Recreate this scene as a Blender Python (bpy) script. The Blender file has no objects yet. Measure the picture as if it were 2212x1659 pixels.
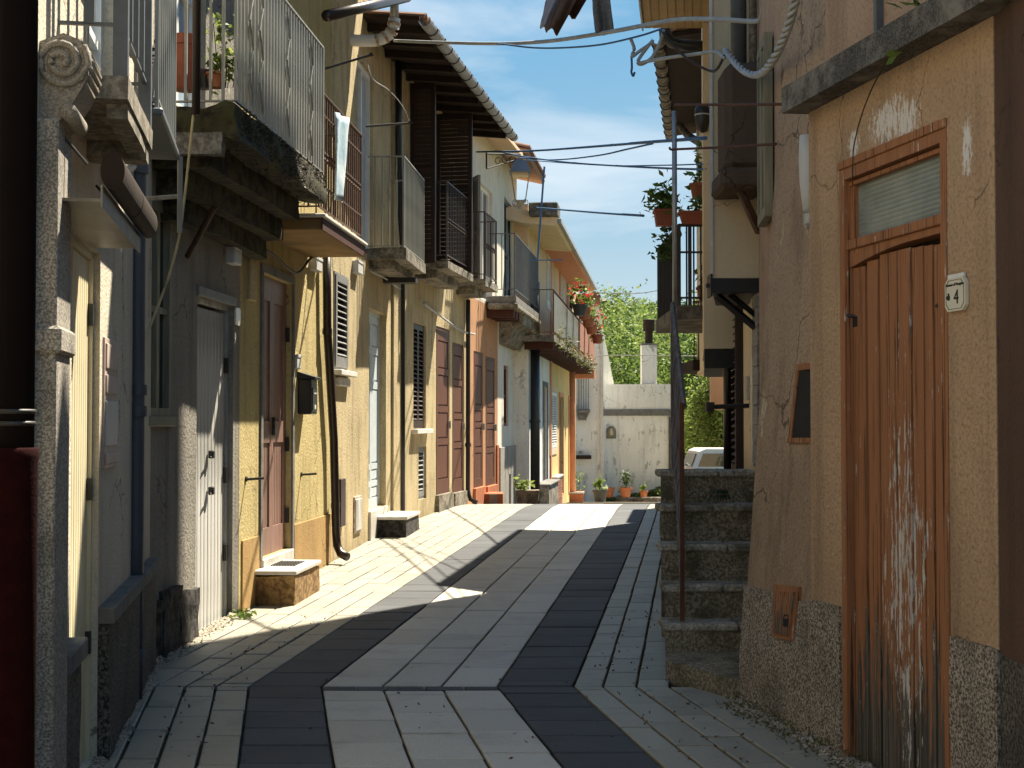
import bpy, bmesh, math, random
import numpy as np
from mathutils import Matrix, Vector, noise
random.seed(7)
R = math.radians
SC = bpy.context.scene
COL = SC.collection
# ---------------------------------------------------------------- camera, sky, sun, exposure
F, CU, CV, HOR, CH = 3100.0, 1106.0, 829.5, 915.0, 1.55      # calibrated lens (pixels of a 2212 px wide picture), horizon row, eye height
TILT = math.atan((HOR - CV) / F)
cam = bpy.data.objects.new('camera', bpy.data.cameras.new('camera'))
COL.objects.link(cam)
cam.data.sensor_width = 36; cam.data.lens = 36 * F / 2212
cam.location = (0, 0, CH); cam.rotation_euler = (math.pi / 2 + TILT, 0, 0)
cam.data.clip_start = .05; cam.data.clip_end = 3000
SC.camera = cam
SUN = Vector((.329, .431, .839)).normalized()
sun = bpy.data.objects.new('sun', bpy.data.lights.new('sun', 'SUN')); COL.objects.link(sun)
sun.data.energy = 2.5; sun.data.angle = R(.55); sun.data.color = (1, .91, .74)
sun.rotation_euler = (-SUN).to_track_quat('-Z', 'Y').to_euler()
SC.view_settings.view_transform = 'Standard'; SC.view_settings.look = 'None'
SC.view_settings.gamma = 1; SC.view_settings.use_curve_mapping = False
SC.view_settings.exposure = 2.68
SC.cycles.diffuse_bounces = 8; SC.cycles.max_bounces = 14
world = bpy.data.worlds.new('World'); SC.world = world; world.use_nodes = True
def build_world():
    nt = world.node_tree; N, L = nt.nodes, nt.links
    N.clear()
    out = N.new('ShaderNodeOutputWorld'); bg = N.new('ShaderNodeBackground')
    sky = N.new('ShaderNodeTexSky'); sky.sky_type = 'NISHITA'; sky.sun_disc = False
    sky.sun_elevation = math.asin(SUN.z); sky.sun_rotation = math.atan2(SUN.x, SUN.y)
    sky.altitude = 900; sky.air_density = 1.0; sky.dust_density = .3; sky.ozone_density = 3.0
    bg.inputs[1].default_value = .061
    tc = N.new('ShaderNodeTexCoord')
    mp = N.new('ShaderNodeMapping'); mp.inputs['Scale'].default_value = (3.6, 3.6, 15); mp.inputs['Rotation'].default_value = (0, R(9), 0)
    mp.inputs['Location'].default_value = (.3, 1.7, .62)
    nz = N.new('ShaderNodeTexNoise'); nz.inputs['Scale'].default_value = 1.0; nz.inputs['Detail'].default_value = 7; nz.inputs['Roughness'].default_value = .55
    nz.inputs['Distortion'].default_value = .35
    rp = N.new('ShaderNodeValToRGB'); e = rp.color_ramp.elements
    e[0].position = .47; e[0].color = (0, 0, 0, 1); e[1].position = .82; e[1].color = (.8, .8, .8, 1)
    mx = N.new('ShaderNodeMix'); mx.data_type = 'RGBA'
    mx.inputs['B'].default_value = (5.5, 5.8, 6.0, 1)
    vm = lambda op, x, y: (lambda n: (L.new(x, n.inputs[0]), L.new(y, n.inputs[1]) if not isinstance(y, tuple) else setattr(n.inputs[1], 'default_value', y), n.outputs[0])[2])((lambda n: (setattr(n, 'operation', op), n)[1])(N.new('ShaderNodeVectorMath')))
    col = sky.outputs[0]                                         # soft shoulder: the bright horizon band is rolled off, evenly over the whole sky
    den = vm('ADD', vm('MULTIPLY', col, (SK, SK, SK)), (1, 1, 1))
    col = vm('DIVIDE', col, den)
    hs = N.new('ShaderNodeHueSaturation'); hs.inputs['Saturation'].default_value = SAT; L.new(col, hs.inputs['Color'])
    mx.inputs['B'].default_value = CLOUD
    L.new(tc.outputs['Generated'], mp.inputs[0]); L.new(mp.outputs[0], nz.inputs['Vector']); L.new(nz.outputs[0], rp.inputs[0])
    L.new(rp.outputs[0], mx.inputs['Factor']); L.new(hs.outputs[0], mx.inputs['A'])
    L.new(mx.outputs['Result'], bg.inputs[0]); L.new(bg.outputs[0], out.inputs[0])
SK, SAT, CLOUD = .36, 2.0, (2.9, 2.95, 3.0, 1)
build_world()

# ---------------------------------------------------------------- materials
def _mix(nt, a, b, fac, blend='MIX'):
    m = nt.nodes.new('ShaderNodeMix'); m.data_type = 'RGBA'; m.blend_type = blend
    for k, v in (('A', a), ('B', b), ('Factor', fac)):
        if isinstance(v, (int, float)): m.inputs[k].default_value = v
        elif isinstance(v, tuple): m.inputs[k].default_value = (*v, 1) if len(v) == 3 else v
        else: nt.links.new(v, m.inputs[k])
    return m.outputs['Result']
def _noise(nt, vec, scale, detail=4, rough=.55, dist=0):
    n = nt.nodes.new('ShaderNodeTexNoise'); n.inputs['Scale'].default_value = scale
    n.inputs['Detail'].default_value = detail; n.inputs['Roughness'].default_value = rough; n.inputs['Distortion'].default_value = dist
    nt.links.new(vec, n.inputs['Vector']); return n.outputs[0]
def _map(nt, vec, sc, loc=(0, 0, 0)):
    m = nt.nodes.new('ShaderNodeMapping'); m.inputs['Scale'].default_value = sc; m.inputs['Location'].default_value = loc
    nt.links.new(vec, m.inputs[0]); return m.outputs[0]
def _ramp(nt, x, p0, p1):
    r = nt.nodes.new('ShaderNodeMapRange'); r.clamp = True
    r.inputs['From Min'].default_value = p0; r.inputs['From Max'].default_value = p1
    nt.links.new(x, r.inputs['Value']); return r.outputs['Result']
def _math(nt, op, a, b=0.0):
    m = nt.nodes.new('ShaderNodeMath'); m.operation = op; m.use_clamp = op in ('MULTIPLY', 'ADD', 'SUBTRACT')
    for i, v in enumerate((a, b)):
        if isinstance(v, (int, float)): m.inputs[i].default_value = v
        else: nt.links.new(v, m.inputs[i])
    return m.outputs[0]
def _base(name, rough=.8, spec=.3, metal=0):
    m = bpy.data.materials.new(name); m.use_nodes = True; nt = m.node_tree
    p = nt.nodes['Principled BSDF']
    p.inputs['Roughness'].default_value = rough; p.inputs['Specular IOR Level'].default_value = spec; p.inputs['Metallic'].default_value = metal
    tc = nt.nodes.new('ShaderNodeTexCoord')
    return m, nt, p, tc.outputs['Object']
def _bump(nt, p, h, dist, strength=1):
    b = nt.nodes.new('ShaderNodeBump'); b.inputs['Distance'].default_value = dist; b.inputs['Strength'].default_value = strength
    nt.links.new(h, b.inputs['Height']); nt.links.new(b.outputs[0], p.inputs['Normal'])
def plain(name, c, rough=.6, spec=.4, metal=0, var=.25, scale=14, bump=.002, alt=None, streak=False, rnd=0.0):
    m, nt, p, co = _base(name, rough, spec, metal)
    v = _map(nt, co, (3, 3, .35)) if streak else co
    n = _noise(nt, v, scale, 5)
    lo = alt or tuple(x * (1 - var) for x in c)
    c1 = _mix(nt, lo, c, _ramp(nt, n, .3, .65))
    if rnd:
        oi = nt.nodes.new('ShaderNodeObjectInfo')
        g = nt.nodes.new('ShaderNodeMapRange'); g.inputs['To Min'].default_value = 1 - rnd; g.inputs['To Max'].default_value = 1 + rnd * .6
        nt.links.new(oi.outputs['Random'], g.inputs['Value'])
        hv = nt.nodes.new('ShaderNodeHueSaturation'); nt.links.new(g.outputs[0], hv.inputs['Value']); nt.links.new(c1, hv.inputs['Color'])
        c1 = hv.outputs[0]
    nt.links.new(c1, p.inputs['Base Color'])
    if bump: _bump(nt, p, _noise(nt, v, scale * 5, 4), bump)
    return m
def plaster(name, c1, c2, stain=(.06, .05, .04), amt=.6, bump=.006, fine=70, chips=None, damp=None, streak_lo=.5, grit=.35, patches=None, sz=.3):
    """painted render: two tones, vertical run stains, fine grain, optional bare chips and a splashed damp foot"""
    m, nt, p, co = _base(name, .92, .15)
    c = _mix(nt, c1, c2, _ramp(nt, _noise(nt, co, 1.1, 6, .6), .35, .65))
    n3 = _noise(nt, co, fine, 3, .6)
    c = _mix(nt, c, tuple(x * .55 for x in c1), _math(nt, 'MULTIPLY', _ramp(nt, n3, .46, .68), grit))  # grain also puts pit shading into the colour where bump shows little
    st = _ramp(nt, _noise(nt, _map(nt, co, (3.2, 3.2, sz)), 1.6, 8, .68), streak_lo, streak_lo + .25)
    c = _mix(nt, c, stain, _math(nt, 'MULTIPLY', st, amt))
    if damp:
        sx = nt.nodes.new('ShaderNodeSeparateXYZ'); nt.links.new(co, sx.inputs[0])
        h = _math(nt, 'ADD', _math(nt, 'MULTIPLY', _noise(nt, _map(nt, co, (2.5, 2.5, .6)), 2.2, 6, .65), .9), 0)
        dm = nt.nodes.new('ShaderNodeMath'); dm.operation = 'SUBTRACT'; nt.links.new(h, dm.inputs[0])
        k = nt.nodes.new('ShaderNodeMath'); k.operation = 'MULTIPLY'; k.inputs[1].default_value = damp[1]; nt.links.new(sx.outputs[2], k.inputs[0])
        nt.links.new(k.outputs[0], dm.inputs[1])
        c = _mix(nt, c, damp[0], _math(nt, 'MULTIPLY', _ramp(nt, dm.outputs[0], .12, .42), .8))
    if chips:
        cn = _noise(nt, _map(nt, co, (1.6, 1.6, .8)), 2.6, 8, .68)
        f = _ramp(nt, cn, chips[1], chips[1] + .03)
        c = _mix(nt, c, chips[0], f)
    wv = nt.nodes.new('ShaderNodeVectorMath'); wv.operation = 'ADD'       # hairline cracks, only here and there
    wn = nt.nodes.new('ShaderNodeTexNoise'); wn.inputs['Scale'].default_value = 5; wn.inputs['Detail'].default_value = 5; nt.links.new(co, wn.inputs['Vector'])
    ws = nt.nodes.new('ShaderNodeVectorMath'); ws.operation = 'SCALE'; ws.inputs['Scale'].default_value = .35; nt.links.new(wn.outputs['Color'], ws.inputs[0])
    nt.links.new(co, wv.inputs[0]); nt.links.new(ws.outputs[0], wv.inputs[1])
    cv = nt.nodes.new('ShaderNodeTexVoronoi'); cv.feature = 'DISTANCE_TO_EDGE'; cv.inputs['Scale'].default_value = 1.15; nt.links.new(wv.outputs[0], cv.inputs['Vector'])
    cm = _math(nt, 'MULTIPLY', _ramp(nt, cv.outputs['Distance'], .009, .003), _ramp(nt, _noise(nt, co, .9, 3), .5, .58))
    c = _mix(nt, c, tuple(x * .25 for x in c2), _math(nt, 'MULTIPLY', cm, .8))
    if patches:                                                 # scraped white filler at given places (s, z, half width, half height)
        sx = nt.nodes.new('ShaderNodeSeparateXYZ'); nt.links.new(co, sx.inputs[0]); tot = None
        for (ps, pz, pw, ph) in patches:
            t = []
            for k, (o_, q_) in ((0, (ps, pw)), (2, (pz, ph))):
                a = nt.nodes.new('ShaderNodeMath'); a.operation = 'SUBTRACT'; nt.links.new(sx.outputs[k], a.inputs[0]); a.inputs[1].default_value = o_
                b = nt.nodes.new('ShaderNodeMath'); b.operation = 'DIVIDE'; nt.links.new(a.outputs[0], b.inputs[0]); b.inputs[1].default_value = q_
                d = nt.nodes.new('ShaderNodeMath'); d.operation = 'POWER'; nt.links.new(b.outputs[0], d.inputs[0]); d.inputs[1].default_value = 2
                t.append(d.outputs[0])
            e = nt.nodes.new('ShaderNodeMath'); e.operation = 'ADD'; nt.links.new(t[0], e.inputs[0]); nt.links.new(t[1], e.inputs[1])
            f = nt.nodes.new('ShaderNodeMapRange'); f.clamp = True; f.inputs['From Min'].default_value = 1.6; f.inputs['From Max'].default_value = 0; nt.links.new(e.outputs[0], f.inputs['Value'])
            if tot is None: tot = f.outputs[0]
            else:
                m_ = nt.nodes.new('ShaderNodeMath'); m_.operation = 'MAXIMUM'; nt.links.new(tot, m_.inputs[0]); nt.links.new(f.outputs[0], m_.inputs[1]); tot = m_.outputs[0]
        pn = _noise(nt, _map(nt, co, (30, 30, 9)), 1.6, 10, .78)
        q = nt.nodes.new('ShaderNodeMath'); q.operation = 'MULTIPLY_ADD'; nt.links.new(tot, q.inputs[0]); q.inputs[1].default_value = .30; nt.links.new(pn, q.inputs[2])
        c = _mix(nt, c, (.68, .64, .60), _ramp(nt, q.outputs[0], .735, .755))
    nt.links.new(c, p.inputs['Base Color'])
    _bump(nt, p, _mix(nt, n3, _noise(nt, co, fine * .3, 4), .4), bump)
    return m
def granite(name, a, b, scale=110, bump=.004, moss=None, big=.3, lo=.42, hi=.6):
    m, nt, p, co = _base(name, .85, .25)
    n = _noise(nt, co, scale, 3, .7)
    c = _mix(nt, a, b, _ramp(nt, n, lo, hi))
    c = _mix(nt, c, tuple(x * .4 for x in a), _math(nt, 'MULTIPLY', _ramp(nt, _noise(nt, co, 3, 5), .5, .75), big))
    if moss: c = _mix(nt, c, moss, _math(nt, 'MULTIPLY', _ramp(nt, _noise(nt, co, 4.5, 8, .7), .46, .62), .85))
    nt.links.new(c, p.inputs['Base Color']); _bump(nt, p, _mix(nt, n, _noise(nt, co, scale * .12, 5), .5), bump)
    return m
def paving(name, a, b, light=(.5, .48, .42), amt=.3, rough=.42):
    m, nt, p, co = _base(name, .62, .5)
    geo = nt.nodes.new('ShaderNodeNewGeometry'); co = geo.outputs['Position']
    oi = nt.nodes.new('ShaderNodeObjectInfo')
    at = nt.nodes.new('ShaderNodeAttribute'); at.attribute_name = 'tone'
    tone = _math(nt, 'ADD', at.outputs['Fac'], 0)
    c = _mix(nt, a, b, tone)
    n = _noise(nt, co, 150, 3, .7)
    c = _mix(nt, c, tuple(x * .4 for x in a), _math(nt, 'MULTIPLY', _ramp(nt, n, .48, .66), .5))
    vo = nt.nodes.new('ShaderNodeTexVoronoi'); vo.inputs['Scale'].default_value = 3.1; nt.links.new(co, vo.inputs['Vector'])
    c = _mix(nt, c, tuple(x * .32 for x in a), _math(nt, 'MULTIPLY', _ramp(nt, vo.outputs['Distance'], .085, .05), .7))
    n2 = _noise(nt, co, 2.2, 8, .7)
    c = _mix(nt, c, tuple(x * .5 for x in a), _math(nt, 'MULTIPLY', _ramp(nt, n2, .52, .75), .55))
    n4 = _noise(nt, _map(nt, co, (5, 14, 5)), 2.0, 8, .7)
    c = _mix(nt, c, light, _math(nt, 'MULTIPLY', _ramp(nt, n4, .62, .72), amt))
    nt.links.new(c, p.inputs['Base Color'])
    r = nt.nodes.new('ShaderNodeMapRange'); r.inputs['To Min'].default_value = rough; r.inputs['To Max'].default_value = rough + .22
    nt.links.new(n2, r.inputs['Value']); nt.links.new(r.outputs[0], p.inputs['Roughness'])
    _bump(nt, p, n, .0018)
    return m
def peeling(name, paint, wood, white, z0, z1, spot=None, wt=.60):
    """old brown paint: grey bare timber towards the foot (weathered off), pale undercoat flakes, dark vertical checks"""
    m, nt, p, co = _base(name, .7, .25)
    g = nt.nodes.new('ShaderNodeNewGeometry'); po = g.outputs['Position']
    oi = nt.nodes.new('ShaderNodeObjectInfo')
    off = nt.nodes.new('ShaderNodeCombineXYZ'); k = nt.nodes.new('ShaderNodeMath'); k.operation = 'MULTIPLY'; k.inputs[1].default_value = 9
    nt.links.new(oi.outputs['Random'], k.inputs[0]); nt.links.new(k.outputs[0], off.inputs[0])
    ad = nt.nodes.new('ShaderNodeVectorMath'); nt.links.new(po, ad.inputs[0]); nt.links.new(off.outputs[0], ad.inputs[1])
    vec = _map(nt, ad.outputs[0], (14, 14, .9))
    n = _noise(nt, vec, 2.2, 8, .68)
    sx = nt.nodes.new('ShaderNodeSeparateXYZ'); nt.links.new(po, sx.inputs[0])
    up = nt.nodes.new('ShaderNodeMapRange'); up.clamp = True
    up.inputs['From Min'].default_value = z0; up.inputs['From Max'].default_value = z1; up.inputs['To Min'].default_value = .34; up.inputs['To Max'].default_value = 0
    nt.links.new(sx.outputs[2], up.inputs['Value'])
    def math3(op, a, b, c_=None):
        m_ = nt.nodes.new('ShaderNodeMath'); m_.operation = op
        for i_, v_ in enumerate((a, b, c_)):
            if v_ is None: continue
            if isinstance(v_, (int, float)): m_.inputs[i_].default_value = v_
            else: nt.links.new(v_, m_.inputs[i_])
        return m_.outputs[0]
    fine = _noise(nt, _map(nt, ad.outputs[0], (42, 42, .55)), 2, 5, .62)
    worn = math3('ADD', n, up.outputs[0])
    flake = math3('MULTIPLY_ADD', _noise(nt, _map(nt, ad.outputs[0], (24, 24, 5)), 2.0, 8, .72), .55, math3('MULTIPLY', n, .45))
    if spot:                                                    # the big flaked patch: centre y, z, half sizes
        a_ = math3('POWER', math3('DIVIDE', math3('SUBTRACT', sx.outputs[1], spot[0]), spot[2]), 2.0)
        b_ = math3('POWER', math3('DIVIDE', math3('SUBTRACT', sx.outputs[2], spot[1]), spot[3]), 2.0)
        f_ = nt.nodes.new('ShaderNodeMapRange'); f_.clamp = True; f_.inputs['From Min'].default_value = 1.5; f_.inputs['From Max'].default_value = 0
        nt.links.new(math3('ADD', a_, b_), f_.inputs['Value'])
        flake = math3('MULTIPLY_ADD', f_.outputs[0], .115, flake)
    pc = _mix(nt, tuple(x * .75 for x in paint), paint, _ramp(nt, _noise(nt, vec, 1.2, 5), .3, .7))
    c = _mix(nt, pc, tuple(x * .12 for x in paint), _math(nt, 'MULTIPLY', _ramp(nt, fine, .575, .62), .95))
    wd = _mix(nt, tuple(x * .3 for x in wood), wood, _ramp(nt, fine, .4, .62))
    c = _mix(nt, c, wd, _ramp(nt, worn, .62, .67))
    c = _mix(nt, c, _mix(nt, white, tuple(x * .5 for x in white), _ramp(nt, fine, .5, .62)), _ramp(nt, flake, wt, wt + .025))
    nt.links.new(c, p.inputs['Base Color'])
    _bump(nt, p, _mix(nt, fine, flake, .5), .004)
    return m
def leafmat(name, a, b, trans=.35):
    m, nt, p, co = _base(name, .55, .25)
    g = nt.nodes.new('ShaderNodeNewGeometry')
    r = g.outputs['Random Per Island']
    c = _mix(nt, a, b, r)
    nt.links.new(c, p.inputs['Base Color'])
    tr = nt.nodes.new('ShaderNodeBsdfTranslucent'); nt.links.new(c, tr.inputs['Color'])
    ms = nt.nodes.new('ShaderNodeMixShader'); ms.inputs[0].default_value = trans
    o = nt.nodes['Material Output']
    nt.links.new(p.outputs[0], ms.inputs[1]); nt.links.new(tr.outputs[0], ms.inputs[2]); nt.links.new(ms.outputs[0], o.inputs[0])
    return m
def glass(name, c=(.02, .025, .03), rough=.06):
    m, nt, p, co = _base(name, rough, .9)
    p.inputs['Base Color'].default_value = (*c, 1); _bump(nt, p, _noise(nt, co, 3, 2), .002)
    return m
M = {}
M['yellow'] = plaster('yellow plaster', (.53, .43, .21), (.42, .34, .155), (.16, .115, .055), .75, .012, 40, sz=.5, grit=.65, damp=((.30, .22, .12), 1.0))
M['ochre'] = plaster('ochre plinth', (.42, .27, .11), (.33, .21, .09), (.14, .10, .06), .6, .007, 50)
M['ochredirt'] = plaster('beige plaster stained', (.55, .45, .27), (.42, .34, .20), (.12, .095, .06), .8, .012, 42, grit=.65, damp=((.22, .17, .1), .9), sz=.75)
M['greywall'] = plaster('grey rough plaster', (.29, .265, .225), (.21, .195, .17), (.07, .06, .05), .7, .014, 38, chips=((.36, .33, .28), .66), grit=.55, damp=((.05, .05, .035), .85))
M['creamwall'] = plaster('cream rough plaster', (.62, .57, .46), (.52, .46, .36), (.2, .17, .12), .45, .014, 60, grit=.6)
M['whitewall'] = plaster('white plaster', (.70, .65, .56), (.58, .53, .45), (.3, .27, .22), .35, .004, 40)
M['palewall'] = plaster('weathered pale plaster', (.84, .82, .75), (.74, .71, .64), (.36, .34, .30), .6, .008, 30, chips=((.46, .44, .40), .575), streak_lo=.5)
M['brownwall'] = plaster('brown render', (.48, .325, .22), (.39, .26, .175), (.16, .115, .085), .65, .013, 60, damp=((.10, .07, .05), 1.1), grit=.8)
M['brownshade'] = plaster('shaded brown render', (.115, .068, .048), (.085, .052, .038), (.03, .02, .015), .6, .008, 55)  # brown render with the turned face's shade put into the colour
M['doorwall'] = plaster('tan render round the door', (.51, .345, .215), (.41, .275, .17), (.20, .135, .085), .85, .016, 58, patches=((.86, 2.86, .26, .13), (.70, 2.83, .16, .12), (.20, 2.62, .06, .16), (1.33, 2.58, .05, .2), (1.22, 2.82, .09, .10)), grit=.85)
M['lichen'] = plaster('buttress render', (.46, .33, .225), (.33, .24, .165), (.13, .095, .07), .85, .016, 58, chips=((.55, .46, .32), .65), grit=.85, streak_lo=.5, sz=1.1)
M['orangewall'] = plaster('orange plaster', (.48, .26, .14), (.38, .20, .105), (.3, .14, .07), .4, .004, 50)
M['peach'] = plaster('peach plaster', (.70, .53, .36), (.62, .46, .31), (.4, .25, .15), .35, .004, 50)
M['sunyellow'] = plaster('bright yellow plaster', (.70, .52, .24), (.62, .45, .19), (.42, .3, .12), .3, .004, 50)
M['beigehouse'] = plaster('beige smooth plaster', (.74, .60, .40), (.69, .55, .36), (.38, .27, .16), .3, .004, 70, grit=.15)
M['pinkwall'] = plaster('pink plaster', (.66, .46, .36), (.6, .41, .31), (.4, .3, .24), .3)
M['flue'] = plaster('brown stucco flue', (.115, .082, .06), (.09, .064, .046), (.06, .04, .03), .5, .014, 35, grit=.2)
M['granite'] = granite('speckled granite', (.15, .135, .115), (.44, .40, .34), 120, .004, big=.5)
M['darkgranite'] = granite('dark grit plinth', (.030, .027, .024), (.17, .15, .13), 60, .010, big=.6)
M['gritbrown'] = granite('brown grit plinth', (.08, .065, .05), (.46, .39, .315), 80, .010, big=.7)
M['ledge'] = plain('grey cement ledge', (.2, .19, .175), .9, .2, 0, .45, 6, .004)
M['concrete'] = granite('weathered concrete', (.17, .15, .12), (.33, .29, .23), 25, .006, moss=(.05, .045, .03), big=.6)
M['darkconcrete'] = granite('dark lichen concrete', (.036, .033, .029), (.125, .112, .097), 90, .006, moss=(.22, .2, .17), big=.5)
M['mossstone'] = granite('mossy step stone', (.12, .10, .07), (.34, .295, .215), 55, .02, moss=(.075, .068, .035), big=.75)
M['treadstone'] = granite('worn tread stone', (.22, .2, .16), (.46, .42, .35), 50, .008, moss=(.07, .065, .035), big=.5)
M['rubble'] = granite('black rubble stone', (.018, .016, .015), (.075, .068, .062), 14, .02, big=.5)
M['oldbeam'] = granite('old mossy timber slab', (.016, .012, .008), (.075, .058, .034), 9, .02, moss=(.05, .048, .014), big=.8)
M['marble'] = plain('pale stone slab', (.55, .52, .47), .5, .4, 0, .2, 8, .001)
M['whitesill'] = plain('white stone sill', (.66, .63, .58), .6, .3, 0, .2, 9, .002)
M['pavegrey'] = paving('grey paving stone', (.46, .43, .37), (.56, .525, .455), amt=.15)
M['pavedark'] = paving('dark basalt paving', (.040, .043, .050), (.066, .070, .078), (.26, .25, .24), .24, .6)
M['paveside'] = paving('beige paving strip', (.28, .262, .21), (.355, .33, .265), amt=.24)
M['joint'] = plain('earth in the joints', (.055, .048, .036), .95, .1, 0, .5, 20, .004)
M['mortar'] = plain('mortar', (.3, .28, .25), .95, .1, 0, .3, 20, .004)
M['soil'] = plain('pale dusty ground', (.46, .42, .34), .95, .1, 0, .4, 3, .01)
M['grass'] = leafmat('grass', (.06, .10, .02), (.13, .17, .04))
M['brownpipe'] = plain('dark brown pipe', (.028, .017, .013), .35, .5, 0, .3, 8, .001)
M['blackpipe'] = plain('black pipe', (.012, .012, .014), .4, .5, 0, .3, 8, .001)
M['nearpipe'] = plain('near dark drainpipe', (.007, .004, .004), .85, .12, 0, .3, 8, .001)
M['rustred'] = plain('rust red iron sleeve', (.020, .003, .003), .95, .08, 0, .4, 20, .002)
M['bluepipe'] = plain('blue grey pipe', (.085, .095, .11), .5, .4, 0, .35, 6, .001, streak=True)
M['galv'] = plain('galvanised metal', (.42, .42, .41), .42, .5, .5, .3, 12, .001)
M['whitepipe'] = plain('white enamel pipe', (.74, .72, .68), .4, .5, 0, .12, 8, .001)
M['rustwhite'] = plain('rusting white elbow', (.60, .52, .42), .6, .4, 0, .5, 30, .002, alt=(.22, .10, .04))
M['gutter'] = plain('grey gutter', (.33, .34, .35), .5, .5, .2, .3, 9, .001)
M['railsilver'] = plain('pale aluminium rail', (.33, .32, .28), .45, .5, .2, .45, 10, .001, streak=True)
M['railbrown'] = plain('brown iron rail', (.05, .032, .022), .5, .5, 0, .3, 12, .001)
M['railrust'] = plain('rust brown wrought iron', (.085, .04, .022), .6, .4, 0, .4, 15, .001)
M['railblack'] = plain('black iron', (.014, .014, .015), .45, .5, 0, .3, 12, .001)
M['railgrey'] = plain('grey blue iron rail', (.10, .11, .12), .5, .5, 0, .3, 12, .001)
M['oldrail'] = plain('flaking handrail paint', (.20, .20, .21), .7, .3, 0, .5, 16, .003, alt=(.06, .03, .02), streak=True)
M['rustpost'] = plain('rusty red post', (.12, .045, .025), .75, .3, 0, .5, 12, .003, alt=(.05, .022, .015), streak=True)
M['shutterbrown'] = plain('brown louver paint', (.036, .017, .013), .5, .4, 0, .3, 9, .0005, rnd=.15)
M['doorbrown'] = plain('red brown painted door', (.25, .145, .115), .5, .4, 0, .25, 8, .0006, streak=True, rnd=.08)
M['panelbrown'] = plain('brown panelled wood', (.13, .05, .03), .55, .25, 0, .4, 6, .0008, streak=True)
M['paleblue'] = plain('pale blue paint', (.50, .56, .60), .5, .4, 0, .15, 8, .0006)
M['creamslat'] = plain('cream painted slats', (.66, .58, .38), .5, .4, 0, .2, 7, .001, streak=True)
M['garagewhite'] = plain('dirty white boards', (.58, .57, .54), .6, .3, 0, .5, 4, .001, alt=(.22, .21, .19), streak=True)
M['whitepaint'] = plain('white paint', (.74, .74, .72), .5, .4, 0, .12, 9, .0006)
M['greyslat'] = plain('grey shutter paint', (.22, .215, .21), .55, .4, 0, .3, 7, .0006, rnd=.1)
M['olive'] = plain('olive window frame', (.26, .235, .16), .6, .3, 0, .4, 8, .001, streak=True)
M['woodsoffit'] = plain('pale pine boards', (.42, .29, .14), .7, .3, 0, .35, 3, .001, streak=False, rnd=.12)
M['yellowboard'] = plain('ochre painted board', (.30, .19, .075), .8, .2, 0, .45, 2.2, .003, alt=(.14, .085, .035))
M['darkwood'] = plain('dark timber', (.035, .022, .015), .8, .2, 0, .4, 6, .003, streak=False, rnd=.2)
M['redbeam'] = plain('red brown joist', (.075, .026, .016), .7, .3, 0, .3, 8, .001)
M['orangetrim'] = plain('orange painted eave', (.60, .25, .13), .7, .3, 0, .15, 5, .001)
M['rooftile'] = plain('clay roof tile', (.30, .15, .09), .9, .2, 0, .4, 9, .003, alt=(.2, .15, .11), rnd=.3)
M['slate'] = plain('dark sheet roof', (.03, .03, .035), .5, .4, 0, .3, 6, .002)
M['sheet'] = plain('dull sheet metal', (.20, .175, .14), .45, .5, .4, .45, 5, .001)
M['brick'] = plain('red brick', (.34, .15, .10), .9, .2, 0, .4, 14, .003, rnd=.25)
M['terracotta'] = plain('terracotta', (.42, .15, .07), .85, .2, 0, .25, 12, .002, rnd=.12)
M['redpot'] = plain('red brown plastic planter', (.28, .075, .035), .6, .4, 0, .2, 9, .001)
M['blackpot'] = plain('dark plastic pot', (.05, .05, .052), .5, .4, 0, .3, 9, .001)
M['iron'] = plain('dark iron fitting', (.020, .017, .015), .55, .5, 0, .4, 20, .001)
M['plastic'] = plain('grey plastic box', (.50, .50, .49), .5, .4, 0, .1, 9, .0005)
M['meter'] = plain('pink beige meter door', (.54, .42, .36), .6, .3, 0, .3, 7, .001)
M['mailbox'] = plain('black mailbox metal', (.022, .022, .025), .38, .5, 0, .2, 9, .0004)
M['ivory'] = plain('glazed ivory plate', (.72, .68, .55), .25, .5, 0, .08, 6, .0003)
M['ink'] = plain('black enamel', (.02, .02, .02), .4, .4, 0, .1, 6, 0)
M['cable'] = plain('pale grey cable', (.42, .42, .41), .6, .3, 0, .3, 10, .0005)
M['bluecable'] = plain('blue grey cable', (.06, .15, .31), .6, .3, 0, .3, 10, .0005)
M['creamcable'] = plain('cream cable', (.55, .44, .24), .6, .3, 0, .3, 10, .0005)
M['darkcable'] = plain('dark cable', (.05, .035, .03), .6, .3, 0, .3, 10, .0005)
M['clothbrown'] = plain('brown cloth', (.15, .085, .06), .95, .1, 0, .3, 20, .002)
M['clothgrey'] = plain('grey checked cloth', (.22, .19, .17), .95, .1, 0, .4, 40, .002)
M['clothpale'] = plain('pale mauve cloth', (.36, .32, .34), .95, .1, 0, .2, 20, .002)
M['towel'] = plain('pale blue towel', (.60, .68, .72), .95, .1, 0, .3, 5, .004, alt=(.22, .36, .46))
M['glass'] = glass('window glass', (.015, .018, .02))
M['skyglass'] = glass('sky toned window glass', (.35, .45, .55), .1)  # sky reflection is put into the pale blue base colour
M['ribglass'] = plain('ribbed privacy glass', (.27, .31, .29), .18, .8, 0, .25, 5, .002, alt=(.17, .21, .20))
M['carwhite'] = plain('white car paint', (.78, .78, .78), .25, .6, 0, .03, 3, 0)
M['redlamp'] = plain('red tail lamp', (.4, .02, .02), .3, .6, 0, .1, 3, 0)
M['rubber'] = plain('tyre rubber', (.02, .02, .02), .8, .3, 0, .2, 20, .001)
M['bark'] = plain('bark', (.06, .045, .03), .95, .1, 0, .4, 6, .02)
M['leafbright'] = leafmat('bright sunlit leaves', (.14, .20, .045), (.27, .32, .08), .5)
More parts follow.
